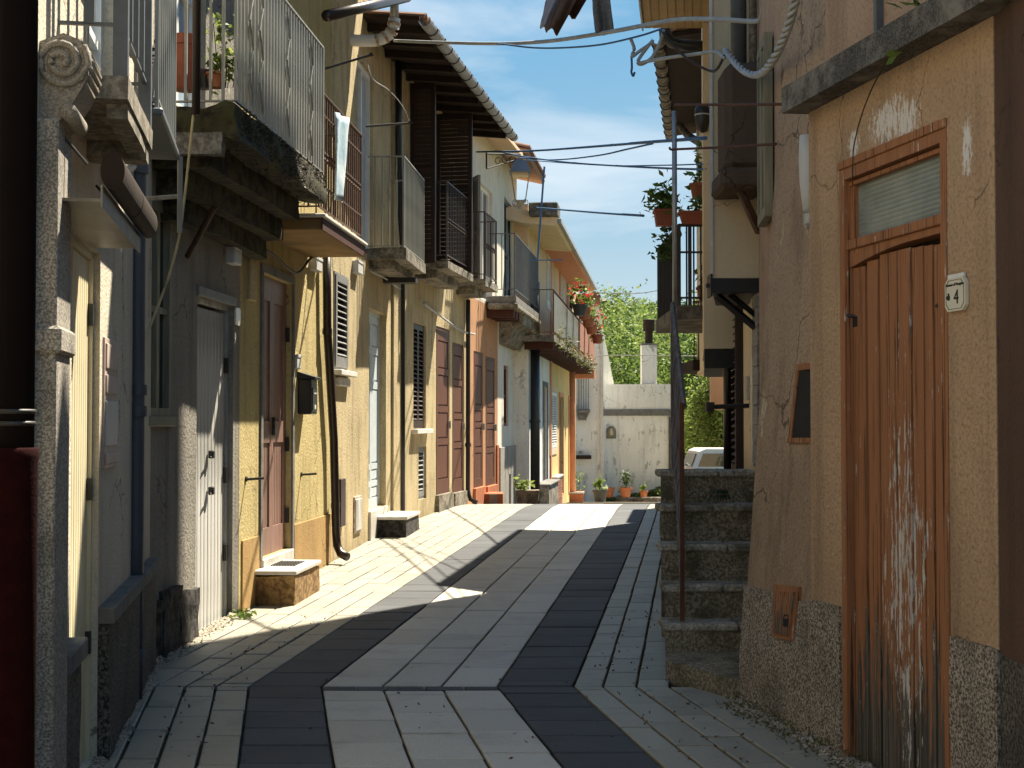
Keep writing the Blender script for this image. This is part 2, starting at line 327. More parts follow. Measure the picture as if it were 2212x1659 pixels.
M['leafmid'] = leafmat('mid green leaves', (.09, .155, .032), (.18, .24, .05), .45)
M['leafdark'] = leafmat('dark green leaves', (.035, .07, .02), (.075, .12, .03), .3)
M['leafpot'] = leafmat('house plant leaves', (.06, .12, .03), (.22, .28, .05), .4)
M['fern'] = leafmat('fern', (.012, .025, .008), (.03, .045, .012), .2)
M['petalred'] = leafmat('red petals', (.55, .02, .03), (.62, .06, .05), .3)
M['petalpink'] = leafmat('pale petals', (.7, .5, .45), (.75, .7, .55), .3)
M['scroll'] = granite('fine carved stone', (.16, .14, .115), (.34, .31, .26), 170, .003, big=.3)
M['stepochre'] = granite('stained ochre stone', (.13, .075, .03), (.33, .21, .09), 18, .01, big=.8)
M['deadleaf'] = leafmat('dry leaves', (.16, .045, .02), (.12, .07, .03), .2)
M['hill'] = plain('wooded ground', (.05, .08, .025), .95, .1, 0, .5, .3, .3)
M['tanpaint'] = plain('tan lamp underside', (.62, .50, .28), .5, .4, 0, .1, 8, .0005)
M['lampgrey'] = plain('grey lamp metal', (.20, .21, .23), .4, .5, .2, .2, 8, .0005)
M['doorpaint'] = peeling('peeling brown door paint', (.35, .15, .068), (.15, .13, .105), (.55, .52, .48), .0, .85, (6.12, .95, .22, .8))
M['frametrim'] = peeling('peeling brown frame paint', (.36, .155, .07), (.22, .19, .15), (.62, .58, .52), -3, -2.5, None, .59)
M['quoin'] = granite('grey quoin stone', (.22, .20, .18), (.36, .33, .30), 30, .006, big=.35)
M['moss'] = leafmat('dark moss', (.020, .018, .008), (.055, .052, .02), .1)
M['drycreeper'] = leafmat('dry creeper', (.16, .12, .06), (.10, .13, .035), .3)
# ---------------------------------------------------------------- geometry helpers
def ray(u, v):
    a, b = (u - CU) / F, (CV - v) / F
    return Vector((a, math.cos(TILT) - b * math.sin(TILT), math.sin(TILT) + b * math.cos(TILT)))
def P(u, v, Y):
    r = ray(u, v); return Vector((r.x / r.y * Y, Y, CH + r.z / r.y * Y))
def zg(Y):
    if Y < 8.6: return 0.0
    if Y < 22: return .018 * (Y - 8.6)
    if Y < 24: return .2412 + .018 * (Y - 22) - .0178 * (Y - 22) ** 2
    return .206 - .053 * (Y - 24)
class G:
    def __init__(s): s.bm = bmesh.new()
    def quad(s, *p):
        s.bm.faces.new([s.bm.verts.new(q) for q in p])
    def hexa(s, b, t):
        """b, t: four lower and four upper corners, same order"""
        vb = [s.bm.verts.new(q) for q in b]; vt = [s.bm.verts.new(q) for q in t]
        s.bm.faces.new(vb[::-1]); s.bm.faces.new(vt)
        for i in range(len(vb)):
            j = (i + 1) % len(vb); s.bm.faces.new((vb[i], vb[j], vt[j], vt[i]))
        return s
    def box(s, x0, x1, y0, y1, z0, z1, bev=0, T=None):
        r = bmesh.ops.create_cube(s.bm, size=1)['verts']
        for v in r: v.co = ((x0 + x1) / 2 + v.co.x * (x1 - x0), (y0 + y1) / 2 + v.co.y * (y1 - y0), (z0 + z1) / 2 + v.co.z * (z1 - z0))
        if bev:
            es = list({e for v in r for e in v.link_edges})
            n0 = set(s.bm.verts)
            q = bmesh.ops.bevel(s.bm, geom=es, offset=bev, segments=1, affect='EDGES')
            if T: bmesh.ops.transform(s.bm, matrix=T, verts=list({v for f in q['faces'] for v in f.verts} | {v for v in r if v.is_valid}))
            return s
        if T: bmesh.ops.transform(s.bm, matrix=T, verts=r)
        return s
    def prism(s, pts, ax, lo, hi):
        """polygon in the two other axes, extruded along ax"""
        def mk(p, h):
            return {'x': (h, p[0], p[1]), 'y': (p[0], h, p[1]), 'z': (p[0], p[1], h)}[ax]
        s.hexa([mk(p, lo) for p in pts], [mk(p, hi) for p in pts]); return s
    def tube(s, pts, r, n=8, cap=True, r2=None):
        pts = [Vector(p) for p in pts]; rings = []
        for i, p in enumerate(pts):
            d = (pts[min(i + 1, len(pts) - 1)] - pts[max(i - 1, 0)]).normalized()
            up = Vector((0, 0, 1)) if abs(d.z) < .95 else Vector((1, 0, 0))
            x = d.cross(up).normalized(); y = d.cross(x)
            rr = r if r2 is None else r + (r2 - r) * i / (len(pts) - 1)
            rings.append([s.bm.verts.new(p + (x * math.cos(6.2832 * k / n) + y * math.sin(6.2832 * k / n)) * rr) for k in range(n)])
        for a, b in zip(rings, rings[1:]):
            for k in range(n): s.bm.faces.new((a[k], a[(k + 1) % n], b[(k + 1) % n], b[k]))
        if cap: s.bm.faces.new(rings[0][::-1]); s.bm.faces.new(rings[-1])
        return s
    def lathe(s, prof, c=(0, 0, 0), n=16):
        rings = [[s.bm.verts.new((c[0] + max(r, .0005) * math.cos(6.2832 * k / n), c[1] + max(r, .0005) * math.sin(6.2832 * k / n), c[2] + z)) for k in range(n)] for r, z in prof]
        for a, b in zip(rings, rings[1:]):
            for k in range(n): s.bm.faces.new((a[k], a[(k + 1) % n], b[(k + 1) % n], b[k]))
        s.bm.faces.new(rings[0][::-1]); s.bm.faces.new(rings[-1]); return s
    def rough(s, amt, cuts=2, seed=0, scale=3.0):
        bmesh.ops.subdivide_edges(s.bm, edges=s.bm.edges[:], cuts=cuts, use_grid_fill=True)
        for v in s.bm.verts:
            q = v.co * scale + Vector((seed * 7.3, seed * 1.7, seed))
            v.co += Vector(noise.noise_vector(q)) * amt
        return s
    def obj(s, name, mat, parent=None, loc=(0, 0, 0), rz=0, smooth=False, kind=None, recalc=True):
        if recalc: bmesh.ops.recalc_face_normals(s.bm, faces=s.bm.faces[:])
        me = bpy.data.meshes.new(name); s.bm.to_mesh(me); s.bm.free()
        if smooth:
            for p in me.polygons: p.use_smooth = True
        return put(name, me, mat, parent, loc, rz, kind)
def put(name, me, mat=None, parent=None, loc=(0, 0, 0), rz=0, kind=None, T=None):
    if mat is not None and not me.materials: me.materials.append(M[mat] if isinstance(mat, str) else mat)
    o = bpy.data.objects.new(name, me); COL.objects.link(o)
    if parent: o.parent = parent
    o.location = loc; o.rotation_euler = (0, 0, rz)
    if T is not None: o.matrix_local = T
    if kind: o['kind'] = kind
    return o
def tag(o, label, cat, group=None):
    o['label'] = label; o['category'] = cat
    if group: o['group'] = group
    return o
def empty(name, label, cat, loc=(0, 0, 0), rz=0, group=None):
    o = bpy.data.objects.new(name, None); COL.objects.link(o)
    o.location = loc; o.rotation_euler = (0, 0, rz); o.empty_display_size = .1
    return tag(o, label, cat, group)
def copy_thing(o, loc, rz=None, label=None):
    c = o.copy(); COL.objects.link(c); c.location = loc
    if rz is not None: c.rotation_euler = (0, 0, rz)
    if label: c['label'] = label
    for ch in o.children:
        k = ch.copy(); COL.objects.link(k); k.parent = c
        for g in ch.children:
            q = g.copy(); COL.objects.link(q); q.parent = k
    return c
class Wall:
    def __init__(s, p0, p1, left):
        p0, p1 = Vector(p0), Vector(p1); s.p0 = p0; s.L = (p1 - p0).length
        s.a = (p0 - p1).normalized() if left else (p1 - p0).normalized()
        s.o = Vector((-s.a.y, s.a.x)); s.rz = math.atan2(s.a.y, s.a.x); s.left = left
    def world(s, x, d, z):
        q = s.p0 + s.a * x + s.o * d; return Vector((q.x, q.y, z))
    def sY(s, Y, d=0): return (Y - s.p0.y - s.o.y * d) / s.a.y
    def hit(s, u, v, d=0):
        r = ray(u, v); n = s.o
        t = ((s.p0 + n * d).dot(n)) / (r.x * n.x + r.y * n.y)
        q = r * t; return (Vector((q.x, q.y)) - s.p0).dot(s.a), CH + q.z
    def rect(s, u0, u1, vt, vb, d=0, ref='m'):
        vm = (vt + vb) / 2; x0 = s.hit(u0, vm, d)[0]; x1 = s.hit(u1, vm, d)[0]
        uc = {'m': (u0 + u1) / 2, 'l': u0, 'r': u1}[ref]
        return min(x0, x1), max(x0, x1), s.hit(uc, vb, d)[1], s.hit(uc, vt, d)[1]
    def house(s, label, cat='house'): return empty('house', label, cat, (s.p0.x, s.p0.y, 0), s.rz)
z1 = lambda x, y: (x / 3, y / 3)
z2 = lambda x, y: (x / 3, 553 + y / 3)
z3 = lambda x, y: (x / 3, 1106 + y / 3)
z4 = lambda x, y: (483.9 + x / 3, y / 3)
z5 = lambda x, y: (483.9 + x / 3, 483.9 + y / 3)
z6 = lambda x, y: (483.9 + x / 3, 950.5 + y / 3)
zA = lambda x, y: (864.1 + x * .2604, 259.2 + y * .2604)
zB = lambda x, y: (864.1 + x * .2865, 648.1 + y * .2865)
zC = lambda x, y: (1166.5 + x * .3386, 561.7 + y * .3386)
zD = lambda x, y: (1123.3 + x * .3124, y * .3124)
zE = lambda x, y: (1382.6 + x * .4011, 993.7 + y * .4011)
zF = lambda x, y: (1685 + x / 3, y / 3)
zG = lambda x, y: (1685 + x * .3645, 518.5 + y * .3645)
zH = lambda x, y: (1641.8 + x * .349, 1080 + y * .349)
def Q(W, z, x0, x1, y0, y1, d=0, ref='m'):
    a = z(x0, y0); b = z(x1, y1); return W.rect(a[0], b[0], a[1], b[1], d, ref)
def wall_part(H, name, x0, x1, zz0, zz1, ops, mat, th=.4, d=0):
    """front face with real openings and reveals, closed back, sides and top"""
    ops = [(max(a, x0 + .01), min(b, x1 - .01), max(c, zz0 + .01), min(e, zz1 - .01)) for a, b, c, e in ops]
    ops = [o for o in ops if o[1] > o[0] and o[3] > o[2]]
    xs = sorted({x0, x1, *[o[0] for o in ops], *[o[1] for o in ops]}); zs = sorted({zz0, zz1, *[o[2] for o in ops], *[o[3] for o in ops]})
    g = G()
    for i in range(len(xs) - 1):
        for j in range(len(zs) - 1):
            cx, cz = (xs[i] + xs[i + 1]) / 2, (zs[j] + zs[j + 1]) / 2
            if any(o[0] < cx < o[1] and o[2] < cz < o[3] for o in ops): continue
            g.quad((xs[i], d, zs[j]), (xs[i], d, zs[j + 1]), (xs[i + 1], d, zs[j + 1]), (xs[i + 1], d, zs[j]))
    for a, b, c, e in ops:
        for p, q in (((a, c), (a, e)), ((a, e), (b, e)), ((b, e), (b, c)), ((b, c), (a, c))):
            g.quad((p[0], d, p[1]), (q[0], d, q[1]), (q[0], d - th, q[1]), (p[0], d - th, p[1]))
    g.quad((x0, d - th, zz0), (x1, d - th, zz0), (x1, d - th, zz1), (x0, d - th, zz1))
    g.quad((x0, d, zz1), (x1, d, zz1), (x1, d - th, zz1), (x0, d - th, zz1))
    g.quad((x0, d, zz0), (x0, d, zz1), (x0, d - th, zz1), (x0, d - th, zz0))
    g.quad((x1, d, zz0), (x1, d, zz1), (x1, d - th, zz1), (x1, d - th, zz0))
    return g.obj(name, mat, H, recalc=False)
def slab_part(H, name, mat, x0, x1, d0, d1, a, b, bev=0, rough=0, seed=1, cuts=3, scale=3):
    g = G().box(x0, x1, d0, d1, a, b, bev)
    if rough: g.rough(rough, cuts, seed, scale)
    return g.obj(name, mat, H)
_mesh_cache = {}
def cbox(w, t, h, bev=0, ang=0):
    k = (round(w, 3), round(t, 3), round(h, 3), round(bev, 4), ang)
    if k not in _mesh_cache:
        g = G().box(-w / 2, w / 2, -t / 2, t / 2, -h / 2, h / 2, bev)
        if ang: bmesh.ops.rotate(g.bm, verts=g.bm.verts[:], matrix=Matrix.Rotation(ang, 3, 'X'))
        bmesh.ops.recalc_face_normals(g.bm, faces=g.bm.faces[:])
        me = bpy.data.meshes.new('piece'); g.bm.to_mesh(me); g.bm.free(); _mesh_cache[k] = me
    me = _mesh_cache[k]; return me
def piece(name, w, t, h, mat, parent, T, bev=0, ang=0):
    me = cbox(w, t, h, bev, ang); key = (me.name, mat)
    if me.materials and me.materials[0] is not M[mat]:
        if key not in _mesh_cache:
            c = me.copy(); c.materials.clear(); c.materials.append(M[mat]); _mesh_cache[key] = c
        me = _mesh_cache[key]
    return put(name, me, mat, parent, T=T)
Tr = Matrix.Translation
def leaf(parent, T, w, h, kind, mat, t=.04, n=6, rows=None, st=.07, join=False, name='leaf', tilt=-38):
    """one door or shutter leaf; x along 0..w, y outward 0..t, z 0..h; its pieces are siblings under the door"""
    g = G()
    if kind == 'boards':
        g.box(0, w, 0, t * .5, 0, h)
        o = g.obj(name, mat, parent); o.matrix_local = T
        bw = w / n
        for i in range(n):
            piece('board', bw - .006, t * .5, h - .004, mat, parent, T @ Tr((bw * (i + .5), t * .75 + .001, h / 2)), .003)
        return o
    g.box(0, st, 0, t, 0, h).box(w - st, w, 0, t, 0, h).box(st, w - st, 0, t, h - st, h).box(st, w - st, 0, t, 0, st * 1.6)
    rows = rows or [(st * 1.6 / h, 1 - st / h)]
    for (a, b), (c, d) in zip(rows, rows[1:]):
        g.box(st, w - st, 0, t, b * h, c * h)
    if rows[0][0] * h > st * 1.6 + .004: g.box(st, w - st, 0, t, st * 1.6, rows[0][0] * h)
    if rows[-1][1] * h < h - st - .004: g.box(st, w - st, 0, t, rows[-1][1] * h, h - st)
    if kind == 'panel': g.box(st - .01, w - st + .01, t * .3, t * .55, .02, h - .02)
    o = g.obj(name, mat, parent); o.matrix_local = T
    for a, b in rows:
        if kind == 'panel':
            m = min(.03, (w - 2 * st) * .2)
            piece('panel', w - 2 * st - .012, t * .5, (b - a) * h - .012, mat, parent, T @ Tr((w / 2, t * .62, (a + b) / 2 * h)), m * .6)
        elif kind == 'groovepanel':
            k = n; bw = (w - 2 * st) / k
            for i in range(k):
                piece('board', bw - .006, t * .4, (b - a) * h, mat, parent, T @ Tr((st + bw * (i + .5), t * .5, (a + b) / 2 * h)), .004)
        elif kind == 'louver':
            k = max(3, int(round((b - a) * h / .065)))
            if join:
                q = G()
                for i in range(k):
                    zc = a * h + (i + .5) * (b - a) * h / k
                    q.box(-(w - 2 * st) / 2, (w - 2 * st) / 2, -.03, .03, -.005, .005, T=Tr((w / 2, t / 2, zc)) @ Matrix.Rotation(R(-38), 4, 'X'))
                s_ = q.obj('slats', mat, parent, kind='stuff'); s_.matrix_local = T
            else:
                for i in range(k):
                    zc = a * h + (i + .5) * (b - a) * h / k
                    piece('slat', w - 2 * st, .06, .010, mat, parent, T @ Tr((w / 2, t / 2, zc)), 0, R(tilt))
    return o
def frame(H, r, mat, d=-.1, fw=.06, t=.1, name='door', sill=False):
    x0, x1, a, b = r
    g = G().box(x0, x0 + fw, d - t, d + .02, a, b).box(x1 - fw, x1, d - t, d + .02, a, b).box(x0 + fw, x1 - fw, d - t, d + .02, b - fw, b)
    if sill: g.box(x0 + fw, x1 - fw, d - t, d + .02, a, a + fw)
    return g.obj(name, mat, H)
def hinge(D, x, d, z, h=.09):
    return put('hinge', cbox(.035, .03, h), 'iron', D, (x, d, z))
def surround(H, r, mat, w=.12, proud=.012, name='door_surround', bottom=False):
    x0, x1, a, b = r
    g = G().box(x0 - w, x0 - .004, -.05, proud, a, b).box(x1 + .004, x1 + w, -.05, proud, a, b).box(x0 - w, x1 + w, -.05, proud, b + .003, b + w)
    if bottom: g.box(x0 - w, x1 + w, -.05, proud, a - w, a - .003)
    return g.obj(name, mat, H)
def window(H, r, mat, d=-.14, fw=.05, cols=2, rows=2, gl='glass', name='window', bar=.03):
    x0, x1, a, b = r
    o = frame(H, r, mat, d, fw, .06, name, True)
    w = (x1 - x0 - 2 * fw) / cols; h = (b - a - 2 * fw) / rows
    g = G()
    for i in range(1, cols): g.box(x0 + fw + w * i - bar, x0 + fw + w * i + bar, d - .05, d + .012, a + fw, b - fw)
    for j in range(1, rows): g.box(x0 + fw, x1 - fw, d - .045, d + .008, a + fw + h * j - bar * .7, a + fw + h * j + bar * .7)
    if cols > 1 or rows > 1: g.obj('glazing_bars', mat, o)
    else: g.bm.free()
    for i in range(cols):
        for j in range(rows):
            me = cbox(w, .008, h).copy(); me.materials.clear(); me.materials.append(M[gl])
            put('pane', me, None, o, (x0 + fw + w * (i + .5), d - .03, a + fw + h * (j + .5)))
    return o
def downpipe(H, pts, r, mat, collars=(), name='downpipe'):
    o = G().tube(pts, r, 12).obj(name, mat, H, smooth=True)
    for z in collars:
        G().lathe([(r + .012, -.03), (r + .014, 0), (r + .012, .03)], (pts[0][0], pts[0][1], z), 12).obj('pipe_collar', mat, o)
    return o
def arc(c, r, a0, a1, n, ax='xz'):
    out = []
    for i in range(n + 1):
        t = a0 + (a1 - a0) * i / n; p = list(c)
        p['xyz'.index(ax[0])] += r * math.cos(t); p['xyz'.index(ax[1])] += r * math.sin(t); out.append(tuple(p))
    return out
def balcony(H, sa, sb, depth, zb, th, rh, mat, rmat, pitch=.11, br=.007, near=True, top_r=.014, lift=.06, rough=0, knots=False, panel=None, bev=.01, cuts=3, rscale=3):
    """slab projecting from the wall plane with a railing whose bars are separate"""
    x0, x1 = min(sa, sb), max(sa, sb)
    g = G().box(x0, x1, -.05, depth, zb, zb + th, 0 if rough else bev)
    if rough: g.rough(rough, cuts, int(zb * 100), rscale)
    o = g.obj('balcony', mat, H)
    zt = zb + th; e = .03
    xa, xb, dd = x0 + e, x1 - e, depth - e
    G().box(xa - .004, xb + .004, dd - top_r, dd + top_r, zt + rh - .008, zt + rh + .008).box(xa - top_r, xa + top_r, .0, dd - top_r, zt + rh - .008, zt + rh + .008).box(xb - top_r, xb + top_r, 0, dd - top_r, zt + rh - .008, zt + rh + .008).obj('top_rail', rmat, o)
    G().box(xa, xb, dd - .01, dd + .01, zt + lift - .006, zt + lift + .006).box(xa - .01, xa + .01, .0, dd - .01, zt + lift - .006, zt + lift + .006).box(xb - .01, xb + .01, 0, dd - .01, zt + lift - .006, zt + lift + .006).obj('bottom_rail', rmat, o)
    n = max(2, int((xb - xa) / pitch)); m = max(1, int(dd / pitch))
    pts = [(xa + (xb - xa) * i / n, dd) for i in range(n + 1)] + [(x, dd * j / (m + 1)) for x in (xa, xb) for j in range(1, m + 1)]
    for x, y in pts:
        post = y == dd and x in (xa, xb)
        h = rh if post else rh - lift
        piece('post' if post else 'baluster', br * (3 if post else 2), br * (3 if post else 2), h, rmat, o, Tr((x, y, zt + (0 if post else lift) + h / 2)))
        if knots and not post and y == dd:
            put('knot', kmesh(rmat), None, o, (x, y, zt + rh * .52))
    return o
def kmesh(mat):
    if ('k', mat) not in _mesh_cache:
        g = G().lathe([(.003, -.05), (.018, -.03), (.006, -.01), (.02, .012), (.004, .05)], n=8)
        me = bpy.data.meshes.new('knot'); g.bm.to_mesh(me); g.bm.free(); me.materials.append(M[mat]); _mesh_cache[('k', mat)] = me
    return _mesh_cache[('k', mat)]
def leaves_mesh(name, pts, size, seed=0):
    """one mesh of many small folded leaves at the given points (size may be one number or one per point)"""
    r = np.random.default_rng(seed); p = np.asarray([tuple(q) for q in pts] if not isinstance(pts, np.ndarray) else pts, float); n = len(p)
    s = (np.asarray(size, float) * r.uniform(.6, 1.25, n))[:, None]
    d = r.normal(size=(n, 3)) * (1, 1, .6); d /= np.linalg.norm(d, axis=1)[:, None] + 1e-9
    e = np.cross(d, r.normal(size=(n, 3))); e /= np.linalg.norm(e, axis=1)[:, None] + 1e-9
    k = np.cross(d, e) * s * .18
    v = np.stack([p - d * s, p + e * s * .45 + k, p + d * s, p - e * s * .45 + k], 1).reshape(-1, 3)
    me = bpy.data.meshes.new(name); me.vertices.add(4 * n); me.vertices.foreach_set('co', v.ravel())
    me.loops.add(4 * n); me.loops.foreach_set('vertex_index', np.arange(4 * n, dtype=np.int32))
    me.polygons.add(n); me.polygons.foreach_set('loop_start', np.arange(0, 4 * n, 4, dtype=np.int32)); me.update(calc_edges=True); return me
def blob_pts(n, c, r, seed=0, lump=.35, shell=.55):
    """points in the outer part of a lumpy ball with holes"""
    g_ = np.random.default_rng(seed); out = np.zeros((0, 3)); ph = g_.uniform(0, 6.28, (2, 6)); fr = g_.normal(size=(2, 6, 3)) * np.array([2.2, 4.5])[:, None, None]
    f = lambda d, i: np.sin(d @ fr[i].T + ph[i]).sum(1) / 3.2
    while len(out) < n:
        d = g_.normal(size=(n * 2 + 20, 3)); d /= np.linalg.norm(d, axis=1)[:, None]
        d = d[f(d, 1) > -.55]
        t = (shell + (1 - shell) * g_.random(len(d))) * (1 + lump * f(d, 0))
        out = np.vstack([out, np.asarray(tuple(c)) + d * np.asarray(r) * t[:, None]])
    return out[:n]
def text_mesh(body, size, depth=.001):
    cu = bpy.data.curves.new('lettering', 'FONT'); cu.body = body; cu.size = size; cu.extrude = depth; cu.align_x = 'CENTER'; cu.align_y = 'CENTER'
    ob = bpy.data.objects.new('lettering', cu); COL.objects.link(ob)
    dg = bpy.context.evaluated_depsgraph_get(); me = bpy.data.meshes.new_from_object(ob.evaluated_get(dg))
    bpy.data.objects.remove(ob); return me
def sag(a, b, s, n=14):
    a, b = Vector(a), Vector(b)
    return [a.lerp(b, i / n) - Vector((0, 0, s * 4 * (i / n) * (1 - i / n))) for i in range(n + 1)]
def smooth(pts, k=6):
    pts = [Vector(p) for p in pts]
    if len(pts) < 3: return pts
    q = [pts[0] * 2 - pts[1]] + pts + [pts[-1] * 2 - pts[-2]]; out = []
    for a, b, c, d in zip(q, q[1:], q[2:], q[3:]):
        for i in range(k):
            t = i / k; out.append(.5 * (2 * b + (c - a) * t + (2 * a - 5 * b + 4 * c - d) * t * t + (3 * b - a - 3 * c + d) * t ** 3))
    return out + [pts[-1]]
def wire(name, label, pts, r, mat, n=7, cat='cable', group=None):
    pts = smooth(pts)
    c = Vector(pts[0]); return tag(G().tube([Vector(p) - c for p in pts], r, n).obj(name, mat, None, c, smooth=True), label, cat, group)

# ---------------------------------------------------------------- the setting: ground, street, paving
g = G(); NB = 24
g.quad((-900, -200, -4.2), (900, -200, -4.2), (900, 1600, -4.2), (-900, 1600, -4.2))
ground = g.obj('ground', 'hill', kind='structure')
def strip(name, mat, xl, xr, ys, dz, kind='structure', thick=.3):
    g = G()
    for a, b in zip(ys, ys[1:]):
        za, zb_ = zg(a) + dz, zg(b) + dz
        g.quad((xl(a), a, za), (xr(a), a, za), (xr(b), b, zb_), (xl(b), b, zb_))
    bmesh.ops.remove_doubles(g.bm, verts=g.bm.verts[:], dist=1e-4)
    return g.obj(name, mat, kind=kind, recalc=False)
ys = [-4 + .6 * i for i in range(100)]
g = G(); g.quad((-40, -45, -.035), (40, -45, -.035), (40, 2.2, -.035), (-40, 2.2, -.035)); g.obj('bounce_ground', 'pavegrey', kind='structure')  # unseen pale ground added behind the camera to bounce sunlight into the street
street = strip('street', 'joint', lambda y: -6, lambda y: 6 if y < 42 else 12, ys, -.022)
YB = 8.52
XB = [-3.3, -3.1, -2.9, -2.7, -2.5, -2.3, -2.11, -1.93, -1.747, -1.556, -1.124, -.764, -.418, -.086, .363, .537, .735, .93, 1.2, 1.5, 1.8, 2.1]
DN, DF = -.16, .1255
def xat(xb, y): return xb + (DN if y < YB else DF) * (y - YB)
for ia in (9, 13): strip('mortar_bed', 'mortar', lambda y: xat(XB[ia], y) + .02, lambda y: xat(XB[ia + 1], y) - .02, [5.0, YB - .001, YB] + [YB + .6 * i for i in range(1, 27)], -.009)
strip('far_yard', 'soil', lambda y: -2.4 + .0 * y, lambda y: 14, [41 + .8 * i for i in range(20)], .0)
pieces = []
rnd = random.Random(3)
def slab(xa, xb_, y0, y1, mat):
    gp = rnd.uniform(.005, .010); gq = rnd.uniform(.006, .010) if mat != 'pavedark' else rnd.choice((.004, .005, .012))
    q = [(xat(xa, y0) + gp, y0 + gq), (xat(xb_, y0) - gp, y0 + gq), (xat(xb_, y1) - gp, y1 - gq), (xat(xa, y1) + gp, y1 - gq)]
    pieces.append((q, mat))
for i in range(len(XB) - 1):
    a, b = XB[i], XB[i + 1]
    dark = i in (9, 13)
    side = i < 9 or i > 13
    mat = 'pavedark' if dark else 'paveside' if side else 'pavegrey'
    pit = .385 if dark else .60 if side and i < 14 else .52
    off = (0, .3, .12)[i % 3] if not dark else .04 * i % .3
    y = YB - .14 if (10 <= i <= 12) else YB                      # near part, walking towards the camera
    first = True
    while y > 5.6:
        p = pit * rnd.uniform(.94, 1.06) * (off / pit if first and off > .1 else 1); first = False
        cx = (xat(a, y - p / 2) + xat(b, y - p / 2)) / 2
        lw = -.846 - .16 * (y - p / 2); rw = 2.864 - .2 * (y - p / 2)
        if lw - .15 < cx < rw + .15: slab(a, b, y - p, y, mat)
        y -= p
    if i > 16: continue
    y = YB; first = True
    while y < 24.2:
        p = (.42 if dark else .45 if side else .58) * rnd.uniform(.93, 1.07) * (off / .58 if first and off > .1 else 1); first = False
        cx = (xat(a, y + p / 2) + xat(b, y + p / 2)) / 2
        if cx > -3.046 + .078 * y - .12 + max(0, y - 18.8) * .075: slab(a, b, y, y + p, mat)
        y += p
x = XB[10]
while x < XB[13] - .02:                                          # the thin dark course where the street bends
    w = min(rnd.uniform(.17, .24), XB[13] - x); slab(x, x + w, YB - .132, YB - .008, 'pavedark'); x += w
pieces.sort(key=lambda p: -(abs((p[0][1][0] - p[0][0][0]) * (p[0][2][1] - p[0][0][1])) / max(2, p[0][0][1]) ** 3))
def slab_geo(q, k):
    dz = rnd.uniform(-.0025, .0025); tx = rnd.uniform(-.004, .004); ty = rnd.uniform(-.003, .003)
    cx = sum(p[0] for p in q) / 4; cy = sum(p[1] for p in q) / 4
    def zz(p, o): return zg(p[1]) + dz + (p[0] - cx) * tx + (p[1] - cy) * ty + o
    ins = .006; r = [(p[0] + (cx - p[0]) / abs(cx - p[0]) * ins, p[1] + (cy - p[1]) / abs(cy - p[1]) * ins) for p in q]
    v = [(p[0], p[1], zz(p, -.04)) for p in q] + [(p[0], p[1], zz(p, -.004)) for p in q] + [(p[0], p[1], zz(p, 0)) for p in r]
    f = [(8, 9, 10, 11)] + [(i, (i + 1) % 4, 4 + (i + 1) % 4, 4 + i) for i in range(4)] + [(4 + i, 4 + (i + 1) % 4, 8 + (i + 1) % 4, 8 + i) for i in range(4)]
    return v, f
rest = {}
for k, (q, mat) in enumerate(pieces):
    v, f = slab_geo(q, k); tone = rnd.random()
    if k < 300:
        me = bpy.data.meshes.new('paving_slab'); c = v[8]
        me.from_pydata([(a[0] - c[0], a[1] - c[1], a[2] - c[2]) for a in v], [], f)
        me.attributes.new('tone', 'FLOAT', 'FACE').data.foreach_set('value', [tone] * len(f))
        put('paving_slab', me, mat, street, c)
    else:
        V_, F_, T_ = rest.setdefault(mat, ([], [], [])); n = len(V_)
        V_ += v; F_ += [tuple(i + n for i in x_) for x_ in f]; T_ += [tone] * len(f)
for mat, (V_, F_, T_) in rest.items():
    me = bpy.data.meshes.new('far_paving'); me.from_pydata(V_, [], F_)
    me.attributes.new('tone', 'FLOAT', 'FACE').data.foreach_set('value', T_)
    put('far_paving', me, mat, street, kind='stuff')
def dirt(name, label, n, fn, size, mat, seed, kind='stuff'):
    r = random.Random(seed); pts = []
    while len(pts) < n:
        p = fn(r)
        if p is not None: pts.append(p)
    o = put(name, leaves_mesh(name, pts, size, seed), mat, kind=kind); tag(o, label, name.replace('_', ' ')); return o
# ---------------------------------------------------------------- left side of the street
Lx = lambda y: -3.046 + .078 * y
# --- nearest house: granite pilaster, cream board door
W1 = Wall((-.846 - .16 * 1.5, 1.5), (-.846 - .16 * 9.22, 9.22), True)
H1 = W1.house('cream house with a granite pilaster, scroll bracket and board door, nearest on the left')
S1 = lambda y, d=0: W1.sY(y, d)
rd = W1.rect(152, 213, 493, 1690); rd = (rd[0], rd[1], .02, W1.hit(155, 493)[1])
rw1 = (S1(7.3), S1(6.2), 2.85, 4.6)
wall_part(H1, 'wall', S1(9.22), S1(1.5), -.4, 5.1, [rd, rw1], 'creamwall')
D = frame(H1, rd, 'creamslat', -.05, .03)
wd = (rd[1] - rd[0] - .06) / 2
for k in (0, 1): leaf(D, Tr((rd[0] + .03 + wd * k, -.09, rd[2])), wd - .004, rd[3] - rd[2] - .03, 'boards', 'creamslat', n=6)
for zz in (.55, 1.25, 2.05): hinge(D, rd[1] - .04, -.04, zz, .1); hinge(D, rd[0] + .04, -.04, zz, .1)
window(H1, rw1, 'whitepaint', -.1, .07, 2, 3, 'skyglass')
for a, b, d in ((S1(9.15), rd[0] - .01, .05), (rd[1] + .01, S1(5.26), .05)):
    slab_part(H1, 'plinth', 'darkgranite', a, b, -.02, d, -.3, .62, 0, .012, 3, 4, 5)
    slab_part(H1, 'ledge', 'ledge', a, b, -.02, d + .025, .623, .70, .006)
pil = slab_part(H1, 'pilaster', 'granite', S1(5.22), S1(4.9), -.05, .07, -.1, 2.6, .006)
